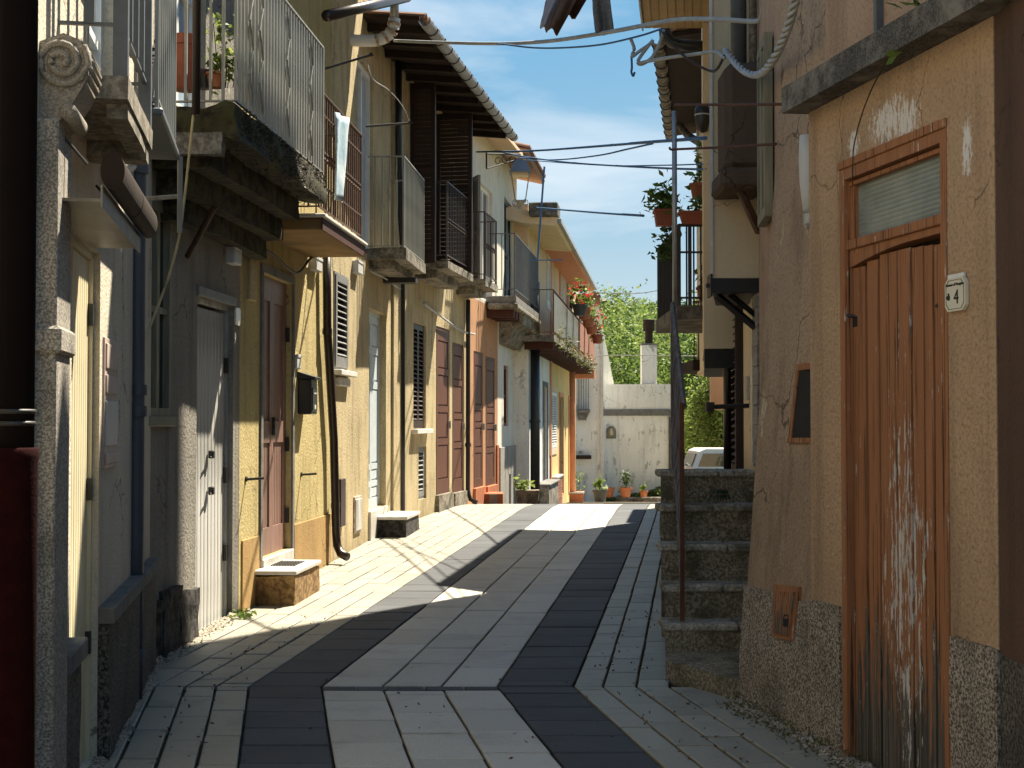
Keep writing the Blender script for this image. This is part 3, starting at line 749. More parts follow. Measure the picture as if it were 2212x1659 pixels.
slab_part(pil, 'capital_band', 'granite', S1(5.24), S1(4.88), -.04, .088, 1.79, 1.885, .012)
slab_part(pil, 'pilaster_foot', 'granite', S1(5.3), S1(4.86), -.04, .13, -.1, .17, .02)
g = G(); xa, xb = S1(5.2), S1(4.93)
prof = [(-.03, 2.45), (.03, 2.50), (.055, 2.58), (.10, 2.64), (.135, 2.70), (.165, 2.76), (.165, 2.83), (.13, 2.885), (.08, 2.905), (.03, 2.885), (-.03, 2.86)]
g.prism(prof, 'x', xa, xb)
vol = g.obj('scroll_bracket', 'scroll', H1)
g = G(); sp = []
for i in range(44):
    t = i / 43 * 4.6 * math.pi; r_ = .092 - .0175 * t / math.pi
    sp.append((xb + .004, .075 + r_ * math.cos(-t + .6), 2.805 + r_ * math.sin(-t + .6)))
g.tube(sp, .013, 6).obj('scroll_spiral', 'scroll', vol, smooth=True)
G().tube([(xa - .01, .10, 2.63), (xb + .012, .10, 2.63)], .03, 14).obj('scroll_roll', 'scroll', vol, smooth=True)
for k in range(7):
    t = -.75 + k * .28
    G().tube([(xa + .02, .08 + .088 * math.cos(t), 2.805 + .095 * math.sin(t)), (xb - .02, .08 + .088 * math.cos(t), 2.805 + .095 * math.sin(t))], .013, 6).obj('scroll_bead', 'scroll', vol, smooth=True)
b = balcony(H1, S1(6.3), S1(5.3), .26, 2.765, .085, 1.0, 'concrete', 'railgrey', .2, .018, top_r=.02, lift=.2, rough=.008)
slab_part(b, 'rib', 'concrete', S1(6.26), S1(6.14), -.02, .25, 2.69, 2.767, 0, .006)
slab_part(b, 'rib', 'concrete', S1(6.1), S1(5.4), .17, .25, 2.71, 2.767, 0, .006)
# sheet metal hood over the board door, with two rolled covers
hd = G().box(S1(6.35), S1(5.0), 0, .2, 2.33, 2.342).box(S1(6.35), S1(5.0), .2, .207, 2.31, 2.39).obj('door_hood', 'sheet', H1)
for ya, yb in ((5.05, 5.72), (5.74, 6.4)):
    g = G(); a = S1(yb); bb = S1(ya)
    g.prism([(.235 + .042 * math.cos(t), 2.45 + .068 * math.sin(t)) for t in [k * .19635 for k in range(32)]], 'x', a, bb)
    g.obj('rolled_cover', 'darkwood', hd, smooth=False)
G().tube([(S1(5.02), .02, 2.62), (S1(5.1), .14, 2.48)], .006).tube([(S1(6.3), .02, 2.6), (S1(6.25), .17, 2.42)], .006).obj('hood_stay', 'iron', hd)
rm = Q(W1, z2, 662, 745, 540, 1370, .0)
mt = slab_part(H1, 'meter_cabinet', 'meter', rm[0], rm[1], -.02, .010, rm[2], rm[3], .003)
hh = rm[3] - rm[2]
for k, (a, c) in enumerate(((.03, .12), (.17, .52), (.57, .72), (.76, .96))):
    slab_part(mt, 'cabinet_panel', 'meter' if k != 1 else 'plastic', rm[0] + .03, rm[1] - .03, .008, .018, rm[2] + hh * a, rm[2] + hh * c, .006)
# slatted side balcony of the same house
b = balcony(H1, S1(7.45), S1(6.35), .30, 2.93, .04, 1.15, 'railgrey', 'railsilver', .11, .006, top_r=.012, lift=.04)
for k in range(11):
    piece('louver_board', .09, .02, .46, 'darkwood', b, Tr((S1(6.5 + k * .085), .23, 3.02 + k * .055 + .1)) @ Matrix.Rotation(R(-62), 4, 'Y'))
G().tube([(S1(7.5), .3, 2.75), (S1(7.5), .02, 2.72)], .012).tube([(S1(7.45), .3, 2.95), (S1(7.45), .3, 2.55)], .014).obj('rail_brace', 'railsilver', b)
downpipe(H1, [tuple(Vector((S1(8.12), .02, z))) for z in (.0, 1.0, 2.0, 3.9, 5.1)], .045, 'bluepipe', (.25, 1.62, 1.74, 3.0))
G().tube([(S1(8.2), .05, 1.7), (S1(8.12), .05, 1.62), (S1(8.12), .05, 1.35)], .007).obj('pipe_strap', 'plastic', H1)
# near dark drainpipe at the left edge
np_ = empty('drainpipe', 'almost black drainpipe with a rust red foot at the left edge', 'drainpipe', (-1.252, 3.6, 0))
G().lathe([(.052, 1.49), (.052, 7)], n=20).obj('pipe', 'nearpipe', np_, smooth=True)
G().lathe([(.060, -.05), (.062, 1.45), (.065, 1.465), (.065, 1.485), (.058, 1.49)], n=20).obj('iron_sleeve', 'rustred', np_, smooth=True)
for z in (1.55, 1.58): G().lathe([(.055, -.006), (.057, 0), (.055, .006)], (0, 0, z), 16).obj('pipe_strap', 'iron', np_, smooth=True)

# --- grey house with the big mossy balcony
W2 = Wall((Lx(9.05), 9.05), (Lx(11.36), 11.36), True)
H2 = W2.house('grey rough plaster house with a rubble foot under the big mossy balcony')
S2 = lambda y, d=0: W2.sY(y, d)
rwin = W2.rect(314, 370, 440, 898); rgar = W2.rect(424, 503, 650, 1366)
rup = (S2(10.4), S2(9.5), 3.72, 5.45)
wall_part(H2, 'wall', S2(11.36), S2(9.05), -.3, 5.6, [rwin, rgar, rup], 'greywall')
window(H2, rwin, 'olive', -.015, .05, 2, 2, 'glass')
slab_part(H2, 'window_sill', 'olive', rwin[0] - .03, rwin[1] + .03, -.05, .035, rwin[2] - .07, rwin[2] - .003, .006)
window(H2, rup, 'whitepaint', -.08, .07, 2, 2, 'skyglass')
D = frame(H2, rgar, 'garagewhite', -.06, .035)
wd = (rgar[1] - rgar[0] - .07) / 2
for k in (0, 1): leaf(D, Tr((rgar[0] + .035 + wd * k, -.1, rgar[2])), wd - .006, rgar[3] - rgar[2] - .06, 'boards', 'garagewhite', n=5)
for zz in (.55, 1.15, 2.0):
    hinge(D, rgar[1] - .05, -.045, zz, .12); hinge(D, rgar[0] + .05, -.045, zz, .12)
xm = (rgar[0] + rgar[1]) / 2
for z in (1.05, 1.32): G().box(xm - .03, xm + .02, -.05, -.01, z - .03, z + .03, .006).tube([(xm, -.03, z - .02), (xm + .11, -.01, z - .02)], .008).obj('door_handle', 'iron', D)
slab_part(D, 'lintel', 'greyslat', rgar[0] - .02, rgar[1] + .02, -.1, .02, rgar[3] - .002 + .004, rgar[3] + .075, .006)
slab_part(D, 'sill', 'whitesill', rgar[0] - .02, rgar[1] + .02, -.1, .04, -.1, rgar[2] - .003, .006)
xs = [S2(9.08), S2(9.42), S2(9.78), rgar[1] + .02]
for i in range(3):
    slab_part(H2, 'foundation_stone', 'rubble', xs[i + 1] + .006, xs[i] - .006, -.08, .035, -.15, .40 + .05 * (i % 2), 0, .03, i + 2, 4, 4)
bal = balcony(H2, S2(11.8), S2(9.12), .60, 3.36, .22, 1.06, 'oldbeam', 'railsilver', .085, .009, top_r=.014, lift=.03, rough=.045, cuts=7, rscale=6)
for k, (d, z, h) in enumerate(((.40, 3.22, .16), (.26, 3.06, .17), (.14, 2.92, .15))):
    slab_part(bal, 'corbel_beam', 'oldbeam', S2(11.7), S2(9.2 + .12 * k), -.03, d, z - .02, z + h, 0, .025, k + 3, 4, 4)
slab_part(bal, 'edge_stone', 'concrete', S2(9.17), S2(9.09), .02, .50, 3.26, 3.40, 0, .012, 4, 3, 5)
for k in range(9):                                                # cast scroll ornaments in the railing
    s_ = S2(9.45 + k * .26); z0 = 3.75
    if k not in (0, 1, 4, 7): continue
    g = G()
    for j in range(5):
        zc = z0 + j * .18; sg = 1 if j % 2 else -1
        g.tube([(s_ + sg * .045 * math.cos(t * .55), .59, zc + .09 * math.sin(t * .55 - 1.5)) for t in range(9)], .008, 6)
    g.obj('rail_scroll', 'railsilver', bal)
mr = random.Random(4)
mp_ = [(S2(9.15 + 2.6 * mr.random()), .60 + abs(mr.gauss(0, .006)), 3.36 + .23 * mr.random() ** .8) for _ in range(800)] + [(S2(9.15 + 2.6 * mr.random()), .36 + .26 * mr.random(), 3.35 + mr.gauss(0, .015)) for _ in range(300)]
put('moss', leaves_mesh('moss', mp_, .013, 3), 'moss', bal, kind='stuff')
G().tube([(W2.hit(405, 555, .03)[0], .03, W2.hit(405, 555, .03)[1]), (W2.hit(464, 446, .28)[0], .28, W2.hit(464, 446, .28)[1])], .022, 8).obj('iron_strut', 'railrust', bal)
rodm = P(424, 120, 8.7)
cond = G().tube([(0, 0, 0), (0, 0, 3)], .026, 12).obj('hanging_pole', 'brownpipe', None, (rodm.x, 8.7, P(424, 248, 8.7).z), smooth=True)
tag(cond, 'dark brown pole hanging upright in front of the mossy balcony', 'pole')
wire('cable', 'cream cable trailing from the brown pole down to the blue grey pipe', [P(u, v, y) for u, v, y in ((418, 245, 8.7), (409, 330, 8.72), (398, 430, 8.75), (385, 520, 8.8), (360, 610, 8.8), (330, 690, 8.75), (303, 760, 8.6), (284, 830, 8.4), (278, 900, 8.3))], .0085, 'creamcable')
num = W2.rect(510, 520, 665, 703, .02)
def wall_sign(W, r, label, body, size, d=.02, name='house_number', frame_m='ink', bg='ivory'):
    x, z = (r[0] + r[1]) / 2, (r[2] + r[3]) / 2; w, h = r[1] - r[0], r[3] - r[2]
    o = empty(name, label, 'house number', W.world(x, d, z), W.rz)
    c = min(w, h) * .16
    octo = lambda k: [(-w / 2 * k + c, -h / 2 * k), (w / 2 * k - c, -h / 2 * k), (w / 2 * k, -h / 2 * k + c), (w / 2 * k, h / 2 * k - c), (w / 2 * k - c, h / 2 * k), (-w / 2 * k + c, h / 2 * k), (-w / 2 * k, h / 2 * k - c), (-w / 2 * k, -h / 2 * k + c)]
    G().prism(octo(1), 'y', -.015, 0).obj('plate', bg, o)
    return o
def lettering(o, body, size, x, y, z, name='number', mat='ink'):
    me = text_mesh(body, size); me.transform(Matrix.Rotation(math.pi / 2, 4, 'X')); me.transform(Matrix.Rotation(math.pi, 4, 'Z'))
    put(name, me, mat, o, (x, y, z)); return me
o = wall_sign(W2, num, 'small blank ivory plate between the garage door and the brown door', '', .06, name='wall_plate')

def wall_box(W, r, label, d, mat, name, cat, lid=None, bev=.008):
    x, z = (r[0] + r[1]) / 2, (r[2] + r[3]) / 2; w, h = r[1] - r[0], r[3] - r[2]
    o = empty(name, label, cat, W.world(x, 0, z), W.rz)
    G().box(-w / 2, w / 2, -.01, d, -h / 2, h / 2, bev).obj('case', mat, o)
    G().box(-w / 2 - .004, w / 2 + .004, d * .55, d + .006, h * .32, h / 2 + .006, .003).obj('lid', lid or mat, o)
    return o
wall_box(W2, Q(W2, z5, 62, 108, 145, 262, .06), 'grey junction box under the cables beside the garage door', .07, 'plastic', 'junction_box', 'junction box')

# --- yellow house
W3 = Wall((Lx(11.37), 11.37), (Lx(18.75), 18.75), True)
H3 = W3.house('yellow plaster house with the brown double door and black mailbox')
S3 = lambda y, d=0: W3.sY(y, d)
rdo = W3.rect(565, 629, 600, 1196); rsh = W3.rect(720, 749, 592, 800); rbl = W3.rect(797, 834, 672, 1098)
rbd = W3.rect(771, 806, 140, 545); rup = (S3(13.0), S3(12.2), 3.35, 5.5)
wall_part(H3, 'wall', S3(14.9), S3(11.37), -.2, 6.6, [rdo, rup], 'yellow')
wall_part(H3, 'wall', S3(18.75), S3(14.9), -.2, 6.6, [rbl, rbd, rsh], 'ochredirt')
for a, b in ((rdo[1] + .1, S3(11.44)), (S3(14.9), rdo[0] - .1)):
    slab_part(H3, 'plinth', 'ochre', min(a, b), max(a, b), -.02, .014, -.2, .62, .004)
slab_part(H3, 'corner_strip', 'ochredirt', S3(11.78), S3(11.56), -.02, .03, 2.55, 3.1, .006)
D = frame(H3, rdo, 'doorbrown', -.07, .045)
surround(H3, rdo, 'ledge', .07, .018)
wd = (rdo[1] - rdo[0] - .09) / 2; hd_ = rdo[3] - rdo[2] - .045
for k in (0, 1):
    leaf(D, Tr((rdo[0] + .045 + wd * k, -.1, rdo[2])), wd - .006, hd_, 'groovepanel', 'doorbrown', .05, 6, ((.10, .41), (.49, .93)), .06)
    for zz in (.3, .95, 1.95): hinge(D, (rdo[1] - .02, rdo[0] + .02)[k], -.03, rdo[2] + zz, .13)
G().box(-.012, .012, 0, .03, -.08, .08, .004).tube([(0, .02, .03), (.06, .03, .03)], .008).obj('door_handle', 'iron', D, ((rdo[0] + rdo[1]) / 2, -.045, rdo[2] + .47 * hd_))
slab_part(D, 'threshold', 'marble', rdo[0] - .02, rdo[1] + .02, -.1, .03, zg(12) - .05, rdo[2] - .003, .006)
D = frame(H3, rsh, 'greyslat', -.01, .03, sill=True, name='window_shutter')
leaf(D, Tr((rsh[0] + .03, -.02, rsh[2] + .03)), rsh[1] - rsh[0] - .06, rsh[3] - rsh[2] - .06, 'louver', 'greyslat', .045)
slab_part(H3, 'window_sill', 'whitesill', rsh[0] - .12, rsh[1] + .05, -.03, .10, rsh[2] - .06, rsh[2] - .004, .006)
D = frame(H3, rbl, 'paleblue', -.1, .045)
wd = (rbl[1] - rbl[0] - .09) / 2
for k in (0, 1): leaf(D, Tr((rbl[0] + .045 + wd * k, -.14, rbl[2])), wd - .006, rbl[3] - rbl[2] - .05, 'panel', 'paleblue', .05, rows=((.05, .11), (.14, .20), (.23, .62), (.66, .80), (.84, .96)), st=.06)
slab_part(D, 'threshold', 'marble', rbl[0] - .02, rbl[1] + .02, -.1, .03, zg(16) - .05, rbl[2] - .003, .006)
window(H3, rbd, 'whitepaint', -.06, .07, 2, 1, 'skyglass', 'balcony_door')
window(H3, rup, 'whitepaint', -.06, .07, 2, 1, 'glass', 'balcony_door')
# ochre balcony with wrought iron railing
b = balcony(H3, S3(13.8), S3(11.85), .55, 3.15, .10, 1.07, 'yellowboard', 'railrust', .095, .007, top_r=.016, lift=.1, knots=True)
slab_part(b, 'moulding', 'whitesill', S3(13.82), S3(11.83), -.0, .585, 3.253, 3.285, .008)
slab_part(b, 'fascia', 'redbeam', S3(13.805), S3(11.845), .552, .562, 3.15, 3.25)
for z in (.25, .85): G().box(S3(13.76), S3(11.9), .51, .53, 3.285 + z, 3.30 + z).obj('middle_rail', 'railrust', b)
# balcony slab at the end of this house
b = balcony(H3, S3(18.75), S3(17.0), .46, 3.50, .13, 1.10, 'concrete', 'railsilver', .105, .007, lift=.03, rough=.02)
slab_part(b, 'slab_edge', 'concrete', S3(18.6), S3(17.15), -.02, .30, 3.40, 3.52, 0, .02)
slab_part(b, 'iron_beam', 'iron', S3(18.3), S3(18.1), -.02, .42, 3.33, 3.395)
# drainpipes and small wall fittings
def up(W, u, v, d): s, z = W.hit(u, v, d); return (s, d, z)
downpipe(H3, [up(W3, 705.6, 555, .07), up(W3, 706.5, 640, .07), up(W3, 707, 712, .07), up(W3, 710, 760, .07), up(W3, 721, 950, .07), up(W3, 726, 1150, .08), up(W3, 728, 1178, .09), up(W3, 736, 1196, .14), up(W3, 750, 1203, .22)], .044, 'brownpipe')
for v in (716, 1092): 
    q = up(W3, 707 if v < 800 else 725, v, .07); G().lathe([(.05, -.03), (.052, 0), (.05, .03)], q, 12).obj('pipe_collar', 'brownpipe', H3)
downpipe(H3, [up(W3, 861, 100, .09), up(W3, 861, 330, .09), up(W3, 868, 560, .07), up(W3, 868, 900, .07), up(W3, 868, 1120, .07)], .046, 'blackpipe')
r_ = Q(W3, z6, 746, 778, 250, 560, .02)
v_ = slab_part(H3, 'gas_cabinet', 'shutterbrown', r_[0], r_[1], -.02, .04, r_[2], r_[3], .006)
r_ = Q(W3, z6, 852, 890, 380, 585, .02)
v_ = slab_part(H3, 'meter_door', 'garagewhite', r_[0], r_[1], -.02, .03, r_[2], r_[3], .006)
slab_part(v_, 'meter_frame', 'rustwhite', r_[0] - .03, r_[1] + .03, -.02, .018, r_[2] - .03, r_[3] + .03, .004)
slab_part(H3, 'sill_block', 'whitesill', rsh[0] + .02, rsh[1] - .1, -.02, .05, rsh[2] - .17, rsh[2] - .08, .01)
# mailbox and other wall things
r_ = W3.rect(652, 685, 812, 898, .0); x_, zc_ = (r_[0] + r_[1]) / 2, (r_[2] + r_[3]) / 2
mb = empty('mailbox', 'black metal mailbox on the sunlit yellow wall right of the brown door', 'mailbox', W3.world(W3.hit(672, 850, .1)[0], 0, W3.hit(668, 895, .1)[1]), W3.rz)
G().box(-.13, .13, .004, .13, 0, .33, .008).obj('case', 'mailbox', mb)
G().prism([(-.002, .335), (.17, .325), (.175, .345), (-.002, .40)], 'x', -.15, .15).obj('lid', 'mailbox', mb)
G().box(-.10, .10, .13, .139, .03, .25, .004).obj('front_door', 'mailbox', mb)
G().box(-.05, .05, .139, .142, .19, .205).obj('slot', 'plastic', mb)
G().box(-.03, .03, .139, .142, .05, .09).obj('name_card', 'ivory', mb)
for i, (u, v, lab) in enumerate(((650, 1025, 'short black iron peg in the yellow wall right of the brown door'), (530.5, 1035, 'short black iron peg in the wall left of the brown door'))):
    s_, z_ = W3.hit(u, v)
    o = G().tube([(0, -.02, 0), (0, .03, 0), (0, .15, .008)], .011, 8).box(-.02, .02, -.01, .012, -.02, .02).obj('iron_peg', 'iron', None, W3.world(s_, 0, z_), W3.rz)
    tag(o, lab, 'iron peg', 'iron pegs in the wall by the brown door')
wall_box(W3, Q(W3, z5, 592, 632, 222, 306, .06), 'grey terminal box left of the dog-legged drainpipe top', .07, 'plastic', 'terminal_box', 'terminal box')
wall_box(W3, Q(W3, z5, 864, 896, 242, 324, .06), 'grey terminal box under the mossy corner of the pale railed balcony', .07, 'plastic', 'terminal_box', 'terminal box')
wall_box(W3, Q(W3, z5, 474, 500, 850, 940, .03), 'small white intercom right of the brown door frame', .03, 'plastic', 'intercom', 'intercom')
def step_block(c, w, dpt, h, label, mat, rz=0, top=None, grate=False, th=.04, rough=.012):
    o = empty('door_step', label, 'door step', c, rz)
    g = G().box(-w / 2 + .02, w / 2 - .02, -dpt / 2, dpt / 2 - .015, -.06, h - th, 0); g.rough(rough, 3, int(w * 100), 5); g.obj('step_body', mat, o)
    if top: G().box(-w / 2, w / 2, -dpt / 2, dpt / 2, h - th + .012, h + .012, .006).obj('step_slab', top, o)
    if grate:
        for k in range(9): piece('grate_bar', .42, .006, .012, 'iron', o, Tr((-.08, -dpt / 2 + .06 + k * .024, h + .018)))
    return o
st_ = W3.hit(600, 1230)[0]
step_block(W3.world(W3.sY(12.3), .18, zg(12) + .0), .98, .36, .27, 'ochre stone door step with a pale slab and iron grate under the brown door', 'stepochre', W3.rz, 'marble', True, .035)
step_block(W3.world(W3.hit(826, 1120)[0], .20, zg(16)), 1.15, .40, .27, 'low black stone block with a sunlit top before the pale blue door', 'rubble', W3.rz, 'marble')
# eave and bent white spout of the yellow house
g = G(); ea, eb = S3(16.6), S3(11.2)
g.prism([(-1.6, 7.25), (.75, 6.72), (.78, 6.78), (-1.6, 7.33)], 'x', ea, eb)
rf = g.obj('roof', 'slate', H3)
for k in range(9):
    piece('rafter', .09, .9, .10, 'darkwood', rf, Tr((eb - .3 - k * .6, .30, 6.74)) @ Matrix.Rotation(R(-12), 4, 'X'))
sp = [P(737, 86, 15.9), P(778, 88, 16.0)] + [P(u, v, 16.1) for u, v in ((808, 88), (826, 84), (842, 74), (850, 60), (852, 40))]
me = G()
me.tube([p - Vector((W3.p0.x, W3.p0.y, 0)) for p in sp], .068, 12)
q = me.obj('gutter_spout', 'whitepipe', H3, smooth=True); q.rotation_euler = (0, 0, -W3.rz)
for i, (a, c) in enumerate(zip(sp[2:-1], sp[3:])):
    g = G().tube([(a + (c - a) * .2) - Vector((W3.p0.x, W3.p0.y, 0)), (a + (c - a) * .55) - Vector((W3.p0.x, W3.p0.y, 0))], .075, 12)
    k = g.obj('spout_rib', 'rustwhite', q, smooth=True)
G().tube([P(852, 55, 16.1) - Vector((W3.p0.x, W3.p0.y, 0)), P(852, -40, 16.0) - Vector((W3.p0.x, W3.p0.y, 0))], .05, 12).obj('gutter_pipe', 'galv', q, smooth=True)
g = G().tube([P(706, 34, 13.2) - Vector((W3.p0.x, W3.p0.y, 0)), P(880, -6, 15.8) - Vector((W3.p0.x, W3.p0.y, 0))], .055, 10)
k = g.obj('eave_pipe', 'brownpipe', H3, smooth=True); k.rotation_euler = (0, 0, -W3.rz)
for (u, v), (u2, v2), y in (((703, 148), (800, 119), 13.6), ((790, 273), (885, 266), 14.6)):
    a, c = P(u, v, y), P(u2, v2, y + .15)
    tag(G().tube([(0, 0, 0), c - a], .012, 8).tube([c - a, c - a + Vector((.02, 0, .015))], .02, 8).obj('clothes_rod', 'iron', None, a), 'thin iron clothes rod sticking out ' + ('above the wrought iron railing' if v < 200 else 'at the corner of the wrought iron railing'), 'clothes rod')

# --- next house: louvered shutters and two dark panelled doors
W4 = Wall((-1.547, 18.78), (-.743, 24), True)
H4 = W4.house('weathered house with brown louvered shutters and two dark panelled doors')
S4 = lambda y, d=0: W4.sY(y, d)
rlo = W4.rect(893, 920, 700, 926); rve = W4.rect(904, 921, 965, 1078); rd1 = W4.rect(942, 971, 708, 1066); rd2 = W4.rect(977, 1001, 742, 1062)
ru1 = (S4(20.9), S4(20.1), 3.75, 5.8); ru2 = (S4(23.4), S4(22.4), 3.85, 5.8)
wall_part(H4, 'wall', S4(24), S4(18.78), -.3, 6.4, [rlo, rve, rd1, rd2, ru1, ru2], 'ochredirt')
def shut(H, r, mat, n=2, d=-.05, join=False, name='window_shutter', st=.05):
    D = frame(H, r, mat, d, .035, sill=True, name=name); w = (r[1] - r[0] - .07) / n
    for k in range(n): leaf(D, Tr((r[0] + .035 + w * k, d - .02, r[2] + .035)), w - .006, r[3] - r[2] - .07, 'louver', mat, .045, st=st, join=join)
    return D
shut(H4, rlo, 'shutterbrown'); shut(H4, rve, 'greyslat', 1)
slab_part(H4, 'window_sill', 'whitesill', rlo[0] - .12, rlo[1] + .12, -.03, .09, rlo[2] - .07, rlo[2] - .004, .006)
for r_ in (rd1, rd2):
    D = frame(H4, r_, 'panelbrown', -.03, .05)
    leaf(D, Tr((r_[0] + .05, -.05, r_[2])), r_[1] - r_[0] - .10, r_[3] - r_[2] - .055, 'panel', 'panelbrown', .05, rows=((.09, .30), (.34, .50), (.54, .73), (.77, .94)), st=.09)
    slab_part(D, 'threshold', 'concrete', r_[0] - .04, r_[1] + .04, -.1, .06, zg(22) - .1, r_[2] - .003, 0, .006)
    G().box(-.01, .01, 0, .05, -.06, .06, .004).obj('door_handle', 'galv', D, (r_[0] + .14, -.0, r_[2] + 1.05))
for r_ in (ru1, ru2): window(H4, r_, 'whitepaint', -.1, .06, 2, 1, 'glass', 'balcony_door')
# open louvered shutters standing out from the balcony doors
def open_leaf(W, H, y, ang, w, z0, z1_, mat, d0=.0):
    T = Tr((W.sY(y), d0 + .01, z0)) @ Matrix.Rotation(R(ang), 4, 'Z')
    D = G().box(-.02, .02, -.02, .02, -.02, 0).obj('open_shutter', 'iron', H); D.matrix_local = Tr((W.sY(y), d0, z0))
    leaf(D, Tr((0, 0, 0)) @ Matrix.Rotation(R(ang), 4, 'Z'), w, z1_ - z0, 'louver', mat, .045, st=.06, rows=((.06, .5), (.53, .96)), tilt=-68)
open_leaf(W4, H4, 19.7, 84, .36, 3.75, 6.25, 'shutterbrown')
open_leaf(W4, H4, 21.45, 86, .55, 3.8, 6.2, 'shutterbrown')
b = balcony(H4, S4(21.75, .5), S4(19.8, .5), .5, 3.70, .11, 1.10, 'concrete', 'railbrown', .115, .0065, lift=.08, rough=.015, knots=True)
slab_part(b, 'corbel', 'concrete', S4(21.6), S4(20.0), -.02, .3, 3.58, 3.72, 0, .02)
b = balcony(H4, S4(24.05, .5), S4(22.86, .5), .5, 3.75, .11, 1.08, 'concrete', 'railbrown', .115, .0065, lift=.08, rough=.015, knots=True)
slab_part(b, 'corbel', 'concrete', S4(23.9), S4(23.0), -.02, .3, 3.63, 3.77, 0, .02)
downpipe(H4, [(S4(23.72), .06, z) for z in (3.6, 3.0, 2.0, 1.0)] + [(S4(23.72), .06, .45), (S4(23.72), .1, .3), (S4(23.68), .22, .25)], .038, 'brownpipe', (1.2,))
# its eave: gutter over dark boards and tile ends
def eave(H, W, ya, yb, over, zg_, rise, gm, depth=2.2, tile=True, soffit='darkwood', th=.05, n_raf=8, sag_=0):
    a, c = min(W.sY(ya), W.sY(yb)), max(W.sY(ya), W.sY(yb))
    g = G(); d0 = -depth
    g.prism([(d0, zg_ + rise * (over + depth) / over * .5 + .02), (over, zg_ + .02), (over, zg_ + .02 + th), (d0, zg_ + rise * (over + depth) / over * .5 + .02 + th)], 'x', a, c)
    rf = g.obj('roof', soffit, H)
    sl = math.atan((rise * (over + depth) / over * .5) / (over + depth))
    for k in range(n_raf):
        x = a + (c - a) * (k + .5) / n_raf
        piece('rafter', .08, over * 1.02, .10, 'darkwood', rf, Tr((x, over * .46, zg_ - .015 + math.tan(sl) * over * .55)) @ Matrix.Rotation(-sl, 4, 'X'))
    if tile:
        n = int((c - a) / .19); key = 'tile%d' % int(sl * 1000)
        for k in range(n):
            if key not in _mesh_cache:
                g = G(); pr = [(.085 * math.cos(t), .07 * math.sin(t)) for t in [math.pi * i / 6 for i in range(7)]] + [(.07 * math.cos(t), .055 * math.sin(t)) for t in [math.pi * i / 6 for i in range(6, -1, -1)]]
                for i in range(len(pr) // 2 - 1):
                    j = len(pr) - 1 - i
                    g.hexa([(pr[i][0], 0, pr[i][1]), (pr[i + 1][0], 0, pr[i + 1][1]), (pr[j - 1][0], 0, pr[j - 1][1]), (pr[j][0], 0, pr[j][1])], [(p[0], -.9, p[1]) for p in (pr[i], pr[i + 1], pr[j - 1], pr[j])])
                bmesh.ops.recalc_face_normals(g.bm, faces=g.bm.faces[:])
                me = bpy.data.meshes.new('roof_tile'); g.bm.to_mesh(me); g.bm.free(); me.materials.append(M['rooftile']); _mesh_cache[key] = me
            put('roof_tile', _mesh_cache[key], None, rf, T=Tr((a + .1 + k * .19, over + .05, zg_ + .075 + rnd.uniform(-.008, .008))) @ Matrix.Rotation(-sl, 4, 'X'))
    g = G(); r = .075
    pts = [(over + .06 + r * math.cos(t), zg_ + .02 + r * math.sin(t)) for t in [math.pi + math.pi * i / 8 for i in range(9)]]
    pin = [(over + .06 + (r - .006) * math.cos(t), zg_ + .02 + (r - .006) * math.sin(t)) for t in [math.pi + math.pi * i / 8 for i in range(9)]]
    for i in range(8): g.hexa([(a, *pts[i]), (a, *pts[i + 1]), (a, *pin[i + 1]), (a, *pin[i])], [(c, *pts[i]), (c, *pts[i + 1]), (c, *pin[i + 1]), (c, *pin[i])])
    gt = g.obj('gutter', gm, rf)
    for k in range(int((c - a) / .45)):
        x = a + .2 + k * .45
        G().tube([(x, over + .06 + (r + .006) * math.cos(t), zg_ + .02 + (r + .006) * math.sin(t)) for t in [math.pi + math.pi * i / 6 for i in range(7)]], .009, 5).obj('gutter_bracket', 'iron', rf)
    return rf
eave(H4, W4, 16.7, 23.5, .80, 6.22, .16, 'gutter', n_raf=11)
# wrought iron lantern on its bracket
lb = P(1032, 330, 23.6)
lm = empty('street_lamp', 'grey four-sided street lantern on a scrolled iron bracket above the balconies', 'street lamp', P(1124, 372, 24.0))
LW = .17
G().hexa([(-LW, -LW, 0), (LW, -LW, 0), (LW, LW, 0), (-LW, LW, 0)], [(-.10, -.10, .19), (.10, -.10, .19), (.10, .10, .19), (-.10, .10, .19)]).box(-.05, .05, -.05, .05, .19, .24).obj('lamp_hood', 'lampgrey', lm)
G().box(-LW - .015, LW + .015, -LW - .015, LW + .015, -.03, -.002).obj('hood_rim', 'lampgrey', lm)
G().box(-LW + .02, LW - .02, -LW + .02, LW - .02, -.075, -.031).obj('lamp_diffuser', 'tanpaint', lm)
for sx in (-1, 1):
    for sy in (-1, 1): G().tube([(sx * .15, sy * .15, -.03), (sx * .085, sy * .085, -.48)], .009, 6).obj('lamp_bar', 'railsilver', lm)
for sx, sy in ((0, -1), (0, 1), (-1, 0), (1, 0)):
    q = [(sx * .148 - sy * .14, sy * .148 + sx * .14, -.035), (sx * .148 + sy * .14, sy * .148 - sx * .14, -.035), (sx * .083 + sy * .08, sy * .083 - sx * .08, -.47), (sx * .083 - sy * .08, sy * .083 + sx * .08, -.47)]
G().box(-.095, .095, -.095, .095, -.50, -.48).lathe([(.03, -.62), (.05, -.56), (.08, -.50)], n=10).obj('lamp_foot', 'railsilver', lm)
for sx in (-1, 1):
    G().tube([(sx * (.08 + .05 * math.sin(t)), 0, -.52 - .06 * math.cos(t)) for t in [k * .5 for k in range(10)]], .008, 6).obj('lamp_scroll', 'railsilver', lm)
br = P(1064, 345, 23.5) - lm.location
